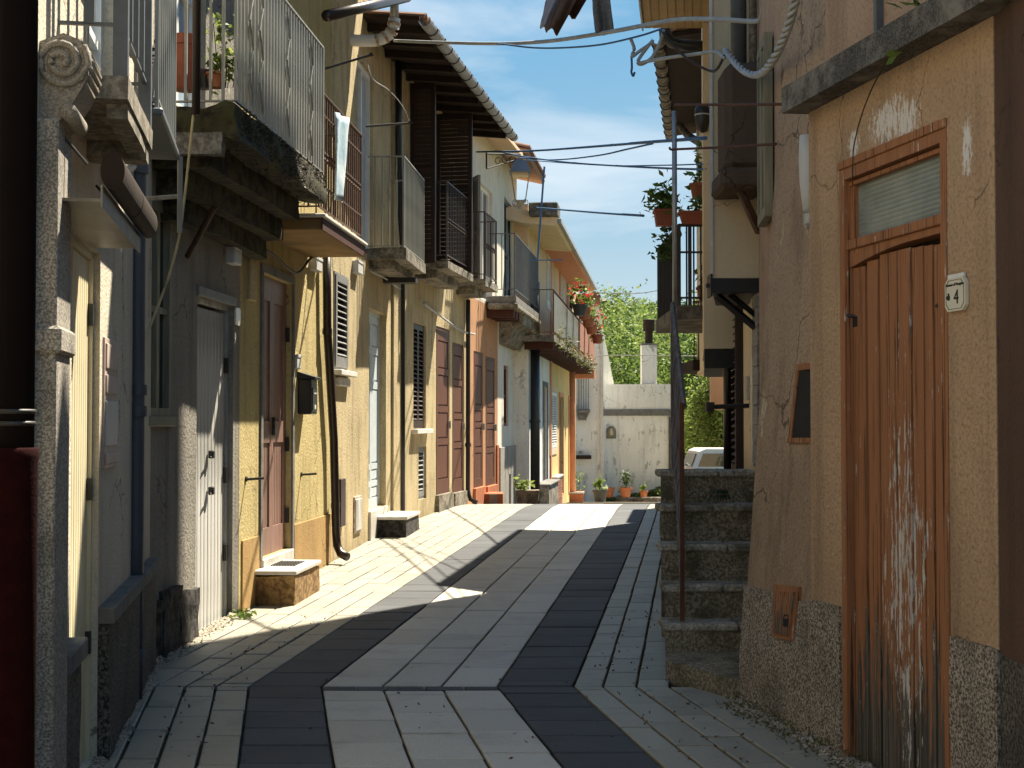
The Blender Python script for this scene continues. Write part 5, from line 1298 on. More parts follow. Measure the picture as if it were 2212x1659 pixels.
# handrail: bottom post, sloping flat rail, twisted bars seen end on
hr = empty('stair_handrail', 'rusty iron stair handrail with twisted bars on the open side of the mossy steps', 'handrail', P(1474, 1342, 9.15))
b0 = hr.location.copy()
top0 = P(1478, 870, 9.15) - b0; top1 = P(1453, 655, 10.55) - b0
G().box(-.014, .014, -.014, .014, 0, top0.z, .003).obj('post', 'rustpost', hr)
G().tube([top0 + Vector((0, 0, -.02)), top1], .017, 4).obj('top_rail', 'oldrail', hr)
G().box(-.016, .016, -.016, .016, 0, top1.z - .0, .003).obj('post', 'oldrail', hr, (top1.x, top1.y, 0))
lo0 = Vector((.0, 0, .14)); lo1 = Vector((top1.x, top1.y, top1.z - .85))
G().tube([lo0, lo1], .012, 4).obj('bottom_rail', 'oldrail', hr)
for k in range(1, 10):
    t = k / 10; a_, b_ = lo0.lerp(lo1, t), top0.lerp(top1, t)
    g = G(); n = 16
    for i in range(n):
        z0_, z1q = a_.z + (b_.z - a_.z) * i / n, a_.z + (b_.z - a_.z) * (i + 1) / n
        xx, yy = a_.x + (b_.x - a_.x) * (i / n), a_.y + (b_.y - a_.y) * (i / n); s = .009
        A1 = [(xx + s * math.cos(i * .7 + q * 1.571), yy + s * math.sin(i * .7 + q * 1.571), z0_) for q in range(4)]
        B1 = [(xx + s * math.cos((i + 1) * .7 + q * 1.571), yy + s * math.sin((i + 1) * .7 + q * 1.571), z1q) for q in range(4)]
        g.hexa(A1, B1)
    g.obj('twisted_bar', 'oldrail', hr)
po = P(1458, 665, 10.6)
pole = tag(G().tube([(0, 0, 0), (.0, 0, P(1461, 240, 10.6).z - po.z)], .019, 10).obj('pole', 'galv', None, po, smooth=True), 'slim grey pole rising from the top of the stair handrail', 'pole')

# --- beige house beyond the steps
HA = empty('house', 'smooth beige house with overhanging bays above the mossy steps', 'house', (2.2, 11.0, tz)); HA.location.z = 0
def wp(g, name, mat, smooth=False): return world_part(HA, g, name, mat, smooth)
fx = lambda y: 1.91 + .08 * (y - 11)
WA = Wall((fx(11), 11), (fx(22), 22), False)
g = G(); g.prism([(fx(11), 11.0), (fx(15.3), 15.3), (8, 15.3), (8, 11.0)], 'z', -1, 5.9); wp(g, 'wall', 'beigehouse')
g = G(); g.prism([(fx(15.3), 15.305), (fx(21.0), 21.0), (8, 21.0), (8, 15.305)], 'z', 2.25, 5.86); wp(g, 'upper_storey', 'beigehouse')
g = G(); g.prism([(3.3, 15.31), (4.2, 21.4), (8, 21.4), (8, 15.31)], 'z', -1, 2.245); wp(g, 'ground_storey', 'beigehouse')
g = G(); g.prism([(SX(1535, 22.2), 22.2), (SX(1533, 23.6), 23.6), (6, 23.6), (6, 22.2)], 'z', CH + 31 / F * 22.2, 3.6); wp(g, 'bay', 'pinkwall')
wp(G().prism([(SX(1530, 21.5), 21.42), (SX(1528, 23.6), 23.7), (6, 23.7), (6, 21.42)], 'z', 3.61, 3.75), 'bay_roof', 'rooftile')
g = G().prism([(1.547, 11.02), (1.76, 12.3), (2.6, 12.3), (2.6, 11.02)], 'z', 2.67, 10.0); wp(g, 'bay', 'beigehouse')  # raised far above the view so its shadow reaches the left houses
g = G().prism([(1.522, 11.0), (1.715, 12.3), (1.758, 12.3), (1.547, 11.0)], 'z', 2.67, 10.0); wp(g, 'corner_trim', 'whitesill')
bb = wp(G().prism([(1.54, 11.0), (1.735, 12.2), (2.0, 12.2), (2.0, 11.0)], 'z', 2.555, 2.665), 'bay_beam', 'railblack')
wp(G().box(1.50, 1.56, 11.05, 11.09, 2.60, 2.63).box(1.525, 1.54, 10.99, 11.2, 2.53, 2.70), 'beam_end', 'railblack')
wp(G().tube([(1.60, 11.18, 2.55), (1.90, 11.18, 2.30)], .03, 4).tube([(1.70, 11.18, 2.56), (1.92, 11.18, 2.38)], .022, 4), 'bay_strut', 'railblack')
g = G().prism([(SX(1521, 13), 13.0), (SX(1518, 15.6), 15.6), (2.6, 15.6), (2.6, 13.0)], 'z', CH + 162 / F * 13, 13.2); wp(g, 'bay', 'beigehouse')  # tower height above the view is added to shade the grey house
wp(G().prism([(SX(1523, 13), 13.03), (SX(1521, 15.5), 15.5), (2.5, 15.5), (2.5, 13.03)], 'z', CH + 120 / F * 13, CH + 161 / F * 13), 'bay_beam', 'railblack')
wp(G().lathe([(.036, tz - .3), (.036, 3.2)], (SX(1571, 13.1), 13.1, 0), 12), 'downpipe', 'brownpipe', True)
rsA = WA.rect(1583, 1606, 655, 1012); rsA = (rsA[0], rsA[1], tz - .12, 2.9)
def a_local(o): o.matrix_local = Matrix.Translation(WA.world(0, 0, 0) - HA.location) @ Matrix.Rotation(WA.rz, 4, 'Z') @ o.matrix_local; return o
D = frame(HA, rsA, 'shutterbrown', .02, .05, .1, 'louver_door'); a_local(D)
w_ = (rsA[1] - rsA[0]) / 2
for k in (0, 1): leaf(D, Tr((rsA[0] + w_ * k, .02, rsA[2])), w_ - .01, rsA[3] - rsA[2] - .05, 'louver', 'shutterbrown', .05, st=.06)
tb = G().box(0, .02, 0, .03, 0, .1).obj('quoin', 'ledge', HA); a_local(tb); 
for k in range(9):
    zq = tz + .03 + k * .152
    o = slab_part(HA, 'quoin_stone', 'quoin', .0, .44, -.02, .03, zq, zq + .146, 0, .006, 2, k, 9); a_local(o)
o = slab_part(HA, 'white_strip', 'whitesill', .45, .62, -.01, .025, tz, 2.66, .004); a_local(o)
o = slab_part(HA, 'wall_plaque', 'creamwall', 1.0, 1.16, -.01, .03, 1.75, 1.95, .008); a_local(o)
wp(G().tube([(fx(12.1), 12.1, 1.70), (fx(12.1) - .33, 12.1, 1.69)], .02, 8).lathe([(.04, -.04), (.04, .04)], (fx(12.1) - .33, 12.1, 1.69), 10), 'shutter_stay', 'railblack')
# hanging flue of brown stucco with its strut and pipe
g = G().box(SX(1570, 10.5), 1.88, 10.5, 10.95, 3.42, 4.22, .05); fl = wp(g, 'flue', 'flue')
g = G().box(SX(1557, 10.5), 1.88, 10.44, 11.0, 3.27, 3.43, .03); fb = world_part(HA, g.rough(.012, 3, 2, 5), 'flue_foot', 'flue')
wp(G().tube([P(1594, 404, 10.6), P(1608, 430, 10.6), P(1642, 500, 10.75)], .028, 5, r2=.04), 'flue_strut', 'railrust')
wp(G().lathe([(.06, 4.1), (.06, 7.5)], (SX(1599, 10.75), 10.75, 0), 14), 'flue_pipe', 'railgrey', True)
wp(G().lathe([(.03, 4.15), (.032, 7.5)], (SX(1630, 10.7), 10.7, 0), 10), 'flue_pipe', 'concrete', True)
# pale pine soffit of the jutting top floor
zso = CH + 862 / F * 13.2
sf = wp(G().prism([(.97, 11.2), (SX(1393, 13.2), 13.2), (1.95, 13.2), (1.95, 11.2)], 'z', zso, zso + .03), 'jetty', 'woodsoffit')
for k in range(8):
    piece('soffit_board', .068, 1.98, .012, 'woodsoffit', HA, Matrix.Translation(Vector((SX(1393, 13.2) - .08 + k * .074, 12.2, zso - .008)) - HA.location) @ Matrix.Rotation(R(-7), 4, 'Z'))
wp(G().prism([(.953, 11.15), (SX(1389, 13.2), 13.22), (SX(1393, 13.2), 13.22), (.97, 11.15)], 'z', zso - .03, zso + .5), 'metal_fascia', 'galv')
wp(G().prism([(.972, 11.2), (SX(1393, 13.2) + .002, 13.21), (1.95, 13.21), (1.95, 11.2)], 'z', zso + .031, zso + 5.1), 'jetty_wall', 'whitewall')  # unseen wall, made tall to throw shade on the near left front
# eave, gutter and its elbow
EW = Wall((1.72, 16.0), (2.46, 21.5), False)
a_, c_ = 0, EW.L
rf = eave(HA, EW, 16.0, 21.5, .02, 5.86, .004, 'concrete', .75, True, 'darkwood', n_raf=9)
for o in [rf]: o.matrix_local = Matrix.Translation(EW.world(0, 0, 0) - HA.location) @ Matrix.Rotation(EW.rz, 4, 'Z')
g = G(); g.hexa([(1.74, 16, 5.93), (2.48, 21.5, 5.93), (5.5, 21.5, 7.2), (5.5, 13.2, 7.2)], [(1.74, 16, 6.0), (2.48, 21.5, 6.0), (5.5, 21.5, 7.3), (5.5, 13.2, 7.3)]); wp(g, 'roof_slope', 'rooftile')
wp(G().tube([P(1436, 62, 13.4), P(1440, 80, 13.4), P(1452, 92, 13.4), P(1475, 97, 13.4), P(1533, 102, 13.3)], .055, 12), 'waste_pipe', 'blackpipe', True)
wp(G().tube([P(1462, 240, 20.8), P(1466, 268, 20.8), P(1485, 292, 20.6), P(1520, 314, 20.0)], .055, 10), 'gutter_elbow', 'concrete', True)
# balcony with planters
zb7 = 2.64
bl = wp(G().box(1.73, 2.5, 15.0, 17.3, zb7, zb7 + .15), 'balcony', 'darkconcrete')
def bp_(name, g, mat): 
    o = g.obj(name, mat, bl); o.matrix_local = bl.matrix_local.inverted() @ Matrix.Translation(-HA.location) if False else Matrix.Identity(4); return o
for k in range(16):
    y = 15.05 + k * .15
    bp_('baluster', G().box(1.755, 1.775, y - .008, y + .008, zb7 + .15, zb7 + 1.0), 'railblack')
for k in range(6):
    x = 1.76 + k * .075
    bp_('baluster', G().box(x - .008, x + .008, 15.03, 15.05, zb7 + .15, zb7 + 1.0), 'railblack')
bp_('post', G().box(1.85, 1.885, 15.01, 15.05, zb7 + .15, zb7 + 1.02), 'railblack')
bp_('top_rail', G().box(1.75, 2.2, 15.02, 15.055, zb7 + .98, zb7 + 1.01).box(1.745, 1.78, 15.056, 17.2, zb7 + .98, zb7 + 1.01), 'railblack')
bp_('middle_rail', G().box(1.75, 2.2, 15.025, 15.05, zb7 + .7, zb7 + .72).box(1.75, 2.2, 15.025, 15.05, zb7 + .22, zb7 + .24), 'railblack')
bl2 = wp(G().box(2.55, 3.1, 20.2, 21.8, 2.30, 2.45), 'balcony', 'darkwood')
for k in range(8): 
    o = G().box(2.56 + k * .06, 2.575 + k * .06, 20.2, 20.22, 2.45, 3.25).obj('baluster', 'railrust', bl2)
G().box(2.55, 3.05, 20.19, 20.23, 3.25, 3.28).obj('top_rail', 'railrust', bl2)
def pot(name, label, loc, r, h, mat, plant=None, pm='leafpot', n=60, size=.05, spread=1.3, height=1.2, group=None, seed=1, taper=.72, square=None, flowers=None, fm='petalred'):
    o = empty(name, label, 'flower pot' if not square else 'planter', loc, 0, group)
    if square:
        w, d = square; g = G(); g.hexa([(-w / 2 * .8, -d / 2 * .8, 0), (w / 2 * .8, -d / 2 * .8, 0), (w / 2 * .8, d / 2 * .8, 0), (-w / 2 * .8, d / 2 * .8, 0)], [(-w / 2, -d / 2, h), (w / 2, -d / 2, h), (w / 2, d / 2, h), (-w / 2, d / 2, h)])
        g.box(-w / 2 - .012, w / 2 + .012, -d / 2 - .012, d / 2 + .012, h - .03, h, .003)
    else:
        g = G().lathe([(r * taper, 0), (r * .97, h * .82), (r * 1.1, h * .82), (r * 1.1, h), (r * .95, h), (r * .9, h * .9), (.001, h * .88)], n=16)
    g.obj('pot', mat, o)
    if plant:
        c = (0, 0, h + r * height * .55); pts = blob_pts(n, c, (r * spread, r * spread, r * height), seed, .5, .25)
        put('foliage', leaves_mesh('foliage', pts, size, seed), pm, o)
        G().tube([(0, 0, h * .85), (.01, 0, h + r * height * .8)], .006, 5).obj('stem', 'bark', o)
        if flowers:
            pts = blob_pts(flowers, (0, 0, h + r * height * .75), (r * spread * 1.05, r * spread * 1.05, r * height), seed + 9, .5, .7)
            put('flowers', leaves_mesh('flowers', pts, size * .8, seed + 3), fm, o, kind='stuff')
    return o
pot('planter', 'long red brown planter box on the black balcony railing', (1.97, 15.05, zb7 + 1.0), .12, .14, 'redpot', True, 'leafpot', 60, .05, 1.8, 1.2, square=(.42, .17), seed=4)
pot('planter', 'red brown trough hanging outside the black balcony railing, spilling geraniums', P(1434, 488, 15.3), .13, .17, 'redpot', True, 'leafmid', 240, .05, 1.6, 1.7, square=(.20, .2), seed=6)
pot('planter', 'red brown trough low behind the black balcony bars', (2.12, 15.35, zb7 + .22), .12, .16, 'redpot', True, 'leafmid', 120, .05, 1.5, 1.6, square=(.25, .2), seed=8)
pot('flower_pot', 'clay pot with drooping twigs hanging high on the beige bay', P(1510, 430, 15.6) , .10, .17, 'terracotta', True, 'leafmid', 70, .06, 1.2, 2.4, seed=12)
vp = [P(1440 + rr_.gauss(0, 12) - (v - 490) * .05, v, 15.6 + rr_.gauss(0, .2)) for v in [rr_.uniform(485, 560) for _ in range(170)]]
tag(put('hanging_vine', leaves_mesh('hanging_vine', vp, .045, 7), 'leafdark'), 'straggling vine hanging below the outer trough of the black balcony', 'vine')
ct = P(1517, 250, 13.0)
cc = empty('security_camera', 'black dome security camera bracketed to the beige bay', 'camera', ct)
G().lathe([(.0, -.16), (.05, -.14), (.066, -.06), (.068, .01), (.07, .02), (.066, .07), (.04, .10), (.0, .105)], n=18).obj('dome', 'mailbox', cc, smooth=True)
G().lathe([(.0705, .0), (.072, .006), (.0705, .012)], n=18).obj('dome_ring', 'plastic', cc)
G().box(.03, .13, -.015, .015, .05, .08, .006).box(.11, .135, -.04, .04, .02, .11, .006).obj('bracket', 'mailbox', cc)

# ---------------------------------------------------------------- far yard: pots, kerb, car, trees, hill
gy = zg(46)
def fp(u, v, Y): return (xw(u, Y), Y, zg(Y) if Y < 41 else CH + (HOR - v) / F * Y)
kerb = tag(G().box(-.5, 2.6, -.12, .12, -.1, .16, .02).obj('kerb', 'concrete', None, (xw(1365, 45.5), 45.6, zg(45.6))), 'low pale kerb under the potted plants by the garden wall', 'kerb')
pot('flower_pot', 'dark plastic tub with spiky leaves standing left of the far clay pots', (xw(1296, 44.2), 44.2, zg(44.2)), .22, .38, 'blackpot', True, 'leafmid', 70, .10, .9, 1.3, seed=21)
pot('flower_pot', 'clay pot with a round shrub in the middle before the garden wall', (xw(1351, 45.2), 45.2, zg(45.2) + .16), .19, .30, 'terracotta', True, 'leafdark', 90, .07, 1.1, 2.2, seed=22)
pot('flower_pot', 'empty clay pot between dark tub and round shrub', (xw(1315, 45.3), 45.3, zg(45.3) + .16), .17, .30, 'terracotta', seed=23)
pot('flower_pot', 'small clay pot at the grassy right end of the garden wall', (xw(1390, 45.3), 45.3, zg(45.3) + .16), .13, .2, 'terracotta', True, 'leafmid', 40, .08, 1.2, 1.5, seed=24)
pot('flower_pot', 'clay pot with tall leafy stems beside the yellow door at the row end', (xw(1251, 42.5), 42.5, zg(42.5) + .1), .15, .25, 'terracotta', True, 'leafpot', 60, .06, 1.3, 3.0, seed=25)
for i, (u, v, lab, fl_) in enumerate(((1252, 676, 'nearest', 60), (1262, 684, 'second', 50), (1271, 700, 'third', 30), (1278, 716, 'fourth', 40), (1290, 736, 'outermost lowest', 50))):
    mats = ('blackpot', 'terracotta', 'terracotta', 'terracotta', 'redpot')
    words = ('dark pot of red flowers nearest on the far balcony rail', 'clay pot of red and green plants, second along the far balcony rail', 'clay pot of pale flowers halfway along the far balcony rail', 'clay pot of thin greenery near the end of the far balcony rail', 'terracotta pot with red bloom hanging outermost on the far balcony')
    Y = 33 + i * 2.2
    pot('flower_pot', words[i], P(u, v + 6, Y), .17, .26, mats[i], True, 'leafpot', 110, .07, 1.5, 2.2, seed=30 + i, flowers=fl_, fm='petalred' if i != 2 else 'petalpink', group='flower pots on the far balcony rail')
vp = []
for k in range(520):
    t = rr_.random(); y = 29.2 + 15.4 * t
    q = W7.world(S7(y), .62 + rr_.gauss(0, .05), 3.30 + rr_.gauss(0, .12)); vp.append(q)
tag(put('balcony_creeper', leaves_mesh('balcony_creeper', vp, .05, 5), 'drycreeper'), 'dry creeper trailing along the foot of the long flower balcony', 'creeper')
dirt('weeds', 'grass and weeds along the foot of the garden wall', 3600, lambda r: (lambda q: Vector((xw(1300 + 160 * q, 46), r.uniform(45.9, 46.9), zg(46) + r.random() ** 2 * (.12 + .5 * q * q))))(r.random() ** .6), .07, 'grass', 3)
# planters and steps by the orange and pale houses
tr = empty('stone_trough', 'mossy stone trough with a yellow green plant by the black pipe', 'stone trough', (xw(1139, 27.5), 27.5, zg(27.5)))
G().hexa([(-.2, -.18, 0), (.2, -.18, 0), (.2, .18, 0), (-.2, .18, 0)], [(-.23, -.2, .26), (.23, -.2, .26), (.23, .2, .26), (-.23, .2, .26)]).rough(.012, 2, 2, 5).obj('trough', 'mossstone', tr)
put('foliage', leaves_mesh('foliage', blob_pts(90, (-.1, 0, .36), (.16, .14, .14), 2, .5, .2), .06, 3), 'leafbright', tr)
sb = empty('door_step', 'terracotta step block before the orange house doors', 'door step', (xw(1060, 25.6), 25.6, zg(25.6)))
G().box(-.22, .22, -.3, .3, -.1, .20, .012).obj('step_body', 'terracotta', sb); G().box(-.02, .12, -.315, -.305, -.05, .19, .004).obj('step_tile', 'granite', sb)
sb = empty('door_step', 'terracotta and pale stone step at the far yellow door', 'door step', (xw(1235, 42.6), 42.6, zg(42.6)))
G().box(-.32, .32, -.5, .5, -.1, .28, .012).obj('step_body', 'terracotta', sb); G().box(-.35, .35, -.53, .53, .283, .33, .006).obj('step_slab', 'marble', sb)
lw = empty('low_wall', 'low cracked cement wall beside the black pipe', 'low wall', W7.world(S7(32.5), .14, zg(32)), W7.rz)
G().box(-1.4, 1.4, -.12, .16, -.6, .42).rough(.015, 3, 3, 3).obj('wall_body', 'concrete', lw); G().box(-1.45, 1.45, -.13, .2, .421, .46, .01).obj('coping', 'ledge', lw)
# white car behind the terrace
cr = empty('parked_car', 'white hatchback parked behind the top of the mossy steps', 'car', (xw(1564, 38.5), 38.5, zg(38.5)))
g = G(); prof = [(-.88, .35), (-.90, .75), (-.84, .92), (-.66, 1.36), (-.50, 1.43), (.50, 1.43), (.66, 1.36), (.84, .92), (.90, .75), (.88, .35)]
bd = G()
ysx = [(0, .96, .0), (.08, 1.0, 0), (1.6, 1.0, 0), (2.4, 1.0, 0)]
bd.prism(prof, 'y', 0, 2.5); bd.prism([(-.88, .35), (-.9, .72), (-.82, .92), (.82, .92), (.9, .72), (.88, .35)], 'y', 2.5, 4.0); bd.obj('body', 'carwhite', cr)
G().prism([(-.70, .96), (-.56, 1.31), (.56, 1.31), (.70, .96)], 'y', -.012, .05).obj('rear_window', 'glass', cr)
for s in (-1, 1):
    G().hexa([(s * .835, .25, .95), (s * .835, 2.3, .95), (s * .70, 2.1, 1.30), (s * .70, .35, 1.30)], [(s * .86, .25, .95), (s * .86, 2.3, .95), (s * .725, 2.1, 1.30), (s * .725, .35, 1.30)]).obj('side_window', 'glass', cr)
    G().box(s * .8 - .08, s * .8 + .08, -.02, .06, .68, .9, .01).obj('tail_light', 'redlamp', cr)
    for y in (.7, 3.2):
        w_ = G().lathe([(.2, -.1), (.31, -.1), (.32, 0), (.31, .1), (.2, .1)], n=18); w_.obj('wheel', 'rubber', cr, (s * .82, y, .31)).rotation_euler = (0, math.pi / 2, 0)
    G().box(s * .95 - .07, s * .95 + .07, 1.9, 2.0, .95, 1.06, .02).obj('mirror', 'carwhite', cr)
G().box(-.86, .86, -.06, .0, .36, .6, .02).obj('bumper', 'carwhite', cr); G().box(-.82, .82, -.014, .0, .63, .67, .004).obj('trim_strip', 'redlamp', cr)
# hill, wood and trees
def hillz(x, y): return -2.6 + max(0, y - 56) * .076 + (2.2 * noise.noise((x * .012, y * .012, 3)) if y > 60 else 0) + max(0, (x - 0)) * .02
g = G(); nx_, ny_ = 36, 26
for i in range(nx_):
    for j in range(ny_):
        q = [(-160 + 320 * (i + a_) / nx_, 54 + 175 * (j + b_) / ny_) for a_, b_ in ((0, 0), (1, 0), (1, 1), (0, 1))]
        g.quad(*[(x, y, hillz(x, y) if y < 190 else hillz(x, 190) - (y - 190) * .1) for x, y in q])
bmesh.ops.remove_doubles(g.bm, verts=g.bm.verts[:], dist=1e-3)
g.obj('hill', 'hill', kind='structure')
def tree(label, loc, h, rx_, rz_, n, size, mat, seed, group=None, lumps=7, trunk=.16):
    o = empty('tree', label, 'tree', loc, 0, group); r = random.Random(seed)
    tr_ = G().tube([(0, 0, -.5), (.05 * h * .1, 0, h * .35), (.0, .05, h * .8)], trunk, 8, r2=trunk * .3)
    pts = []
    for k in range(lumps):
        a_ = k * 2.4 + r.random(); q = Vector((math.cos(a_) * rx_ * r.uniform(.2, .62), math.sin(a_) * rx_ * r.uniform(.2, .62), h - rz_ + r.uniform(-.65, .6) * rz_))
        tr_.tube([(0, 0, h * .35), q * .6 + Vector((0, 0, h * .16)), q], trunk * .35, 5, r2=.01)
        pts.append(blob_pts(n // lumps, q, (rx_ * r.uniform(.42, .6), rx_ * r.uniform(.42, .6), rz_ * r.uniform(.38, .52)), seed * 10 + k, .35, .35))
    tr_.obj('trunk', 'bark', o)
    put('crown', leaves_mesh('crown', np.vstack(pts), size, seed), mat, o); return o
r = random.Random(11); wood = {'leafbright': [], 'leafmid': [], 'leafdark': []}
for k in range(300):
    y = 60 + 125 * (k / 300) ** 1.1 + r.uniform(-3, 3); x = (r.uniform(1225, 1590) - CU) / F * y
    z = hillz(x, y); R_ = r.uniform(1.3, 3.4); h = r.uniform(3.2, 7.4)
    m_ = r.choices(list(wood), (4, 3, 2) if y < 86 else (0, 1, 8) if y < 120 else (2, 5, 3))[0]
    for mm, n_, c_, r_ in ((m_, 1900, (x, y, z + h - R_ * .5), (R_, R_, R_ * 1.05)), ('leafdark', 250, (x, y, z + h * .3), (R_ * .8, R_ * .8, h * .35))):
        q_ = blob_pts(n_, c_, r_, k, .35, .5); wood[mm].append(np.hstack([q_, np.full((n_, 1), .0016 * y)]))
for m_, pts in wood.items():
    q_ = np.vstack(pts); put('woodland', leaves_mesh('woodland', q_[:, :3], q_[:, 3], 5), m_, kind='stuff')
for i, (u, Yt, h, rxx, m_, lab) in enumerate(((1366, 176, 11.5, 4.0, 'leafmid', 'tallest open crowned tree on the ridge above the garden wall'), (1318, 170, 9, 3.4, 'leafmid', 'round tree on the ridge left of the tallest one'), (1405, 172, 9.5, 3.2, 'leafdark', 'slender tree on the ridge right of the tallest one'), (1283, 160, 10, 3.0, 'leafdark', 'small tree on the ridge just right of the orange eave'))):
    x = (u - CU) / F * Yt
    tree(lab, (x, Yt, hillz(x, Yt)), h, rxx, h * .42, 4200, .24, m_, 50 + i, None, 8, .25)
tree('bright leafy tree filling the gap behind the white car', (xw(1575, 44), 44.5, zg(44)), 5.4, 1.3, 2.4, 15000, .075, 'leafbright', 71, None, 12)
tree('sunlit bush right of the garden wall pier', (xw(1530, 49), 50.5, zg(46)), 3.4, .8, 1.6, 6000, .08, 'leafbright', 72, None, 9)
tree('tall sunlit tree on the slope beyond the pier', (xw(1545, 58), 58, -1.6), 7.6, 2.4, 3.0, 9000, .11, 'leafmid', 73, None, 10)
HZ = None

# ---------------------------------------------------------------- overhead cables, laundry, small growth
def chain(ps): return [P(u, v, y) for u, v, y in ps]
wire('cable', 'thick pale cable swagged across the street top from the dark pipe to the right wall', chain(((852, 88, 16.2), (930, 91, 15.6), (1040, 94, 14.6), (1120, 93, 13.6), (1200, 87, 12.6), (1310, 70, 11.4), (1390, 55, 10.9), (1470, 42, 10.5), (1560, 42, 10.2), (1632, 46, 10.0), (1646, 32, 9.6), (1650, 12, 9.3))), .018, 'cable')
wire('cable', 'thin blue cable drooping just below the thick pale one', chain(((1075, 94, 14.0), (1150, 103, 13.2), (1220, 103, 12.4), (1300, 96, 11.6), (1380, 78, 11.0), (1430, 62, 10.7))), .008, 'bluecable')
wire('cable', 'upper blue cable from the lantern bracket to the grey pole', chain(((1030, 328, 23.5), (1110, 327, 22), (1180, 324, 20), (1300, 315, 16), (1400, 307, 13.5), (1457, 303, 12), (1525, 298, 11.2))), .015, 'bluecable')
wire('cable', 'thin sagging cable between the two middle blue ones', chain(((1125, 341, 22), (1200, 345, 20), (1290, 336, 17), (1360, 321, 15), (1410, 310, 13.5))), .010, 'bluecable')
wire('cable', 'second blue cable falling gently right from the lantern', chain(((1070, 326, 23), (1130, 338, 22), (1220, 350, 19), (1330, 358, 16.5), (1450, 364, 14), (1525, 366, 13))), .011, 'bluecable')
wire('cable', 'thin grey cable just above the second blue one', chain(((1140, 346, 22), (1300, 357, 18), (1430, 357, 15), (1530, 354, 13))), .007, 'bluecable')
wire('cable', 'low blue cable from the peach eave to the hanging planter', chain(((1160, 449, 27), (1200, 452, 26), (1300, 460, 21), (1390, 466, 17))), .016, 'bluecable')
wire('cable', 'faint wire in front of the wooded hill at chimney height', chain(((1290, 768, 45), (1400, 768, 42), (1560, 770, 36))), .012, 'cable')
wire('cable', 'upper faint wire in front of the wooded ridge', chain(((1260, 630, 44), (1370, 634, 42), (1450, 622, 38))), .012, 'cable')
wire('cable', 'short grey cable from coil to wall bracket', chain(((1380, 136, 11.2), (1440, 125, 10.9), (1500, 117, 10.6), (1545, 112, 10.3), (1565, 125, 10.0))), .014, 'cable')
wire('cable', 'dark loop of cable hanging below the coil', chain(((1432, 70, 10.9), (1455, 100, 10.8), (1490, 130, 10.6), (1530, 152, 10.4), (1548, 150, 10.2), (1565, 120, 10.0))), .010, 'darkcable')
wire('cable_coil', 'loose coil of cable with a blue hook hanging against the sky', chain(((1362, 82, 11.2), (1370, 105, 11.2), (1365, 122, 11.2), (1382, 110, 11.2), (1405, 94, 11.2), (1410, 88, 11.2), (1400, 100, 11.2), (1378, 132, 11.2), (1388, 138, 11.2), (1412, 120, 11.15), (1428, 85, 11.1), (1434, 66, 11.0))), .014, 'cable', cat='cable coil')
wire('hook', 'small blue hook hanging under the cable coil', chain(((1364, 120, 11.2), (1365, 145, 11.2), (1364, 156, 11.2), (1368, 164, 11.2), (1371, 156, 11.2))), .009, 'bluecable', cat='hook')
tw = chain(((1567, 108, 9.9), (1575, 118, 9.7), (1590, 138, 9.3), (1610, 155, 8.9), (1632, 162, 8.5), (1650, 155, 8.1), (1670, 130, 7.8), (1690, 90, 7.5), (1705, 50, 7.3), (1718, 0, 7.1), (1722, -40, 7.0)))
fine = smooth(tw, 22)
tc_ = empty('twisted_cable', 'thick twisted pale cable looping down to the brown wall', 'cable', fine[0])
for s in range(3):
    pts = []
    for i, q in enumerate(fine):
        a_ = i * .28 + s * 2.094; pts.append(q - fine[0] + Vector((math.cos(a_) * .014, math.sin(a_) * .007, math.sin(a_) * .014)))
    G().tube(pts, .012, 6).obj('strand', 'cable', tc_, smooth=True)
for i, (lab, ps) in enumerate((('rusty rod reaching from the concrete ledge end to the gutter', ((1458, 226, 9.2), (1570, 226, 8.2), (1690, 225, 7.2))), ('hooked thin rod below the rusty one, ending left of the grey pole', ((1446, 318, 9.4), (1450, 323, 9.4), (1470, 322, 9.3), (1560, 318, 8.7), (1676, 311, 7.9))))):
    wire('clothes_rod', lab, chain(ps), .008, 'rustpost', cat='clothes rod')
wire('wall_cable', 'bundle of old cables running along the left walls under the balconies', [W3.world(W3.hit(u, v, .05)[0], .05, W3.hit(u, v, .05)[1]) for u, v in ((522, 500), (545, 545), (560, 535), (590, 550), (640, 590), (672, 557), (690, 560))], .012, 'darkcable')
wire('wall_cable', 'thin old cable sagging along the wall above the louvered window', [W3.world(W3.hit(u, v, .06)[0], .06, W3.hit(u, v, .06)[1]) for u, v in ((800, 585), (838, 605), (860, 622), (885, 628), (910, 650))] , .010, 'cable')
wire('wall_cable', 'cable bundle crossing the white patch to the orange wall', [W4.world(W4.hit(u, v, .06)[0], .06, W4.hit(u, v, .06)[1]) for u, v in ((915, 655), (945, 678), (975, 700), (1000, 716), (1025, 722))], .016, 'cable')
wire('wall_cable', 'cables draped under the mossy balcony above the window', [W2.world(W2.hit(u, v, .06)[0], .06, W2.hit(u, v, .06)[1]) for u, v in ((330, 335), (365, 365), (400, 385), (440, 420), (480, 455), (516, 498))], .014, 'darkcable')
wire('cable_loop', 'white loop of cable under the concrete balcony corner', chain(((252, 352, 6.6), (268, 340, 6.6), (280, 330, 6.6), (292, 333, 6.6), (294, 352, 6.6), (284, 366, 6.6), (262, 356, 6.6))), .010, 'whitepipe', cat='cable')
wire('cable', 'thin line drooping from the upper window to the wrought iron railing corner', chain(((792, 130, 15), (805, 170, 15), (840, 195, 15.5), (870, 230, 15.8), (886, 265, 16))), .005, 'cable')
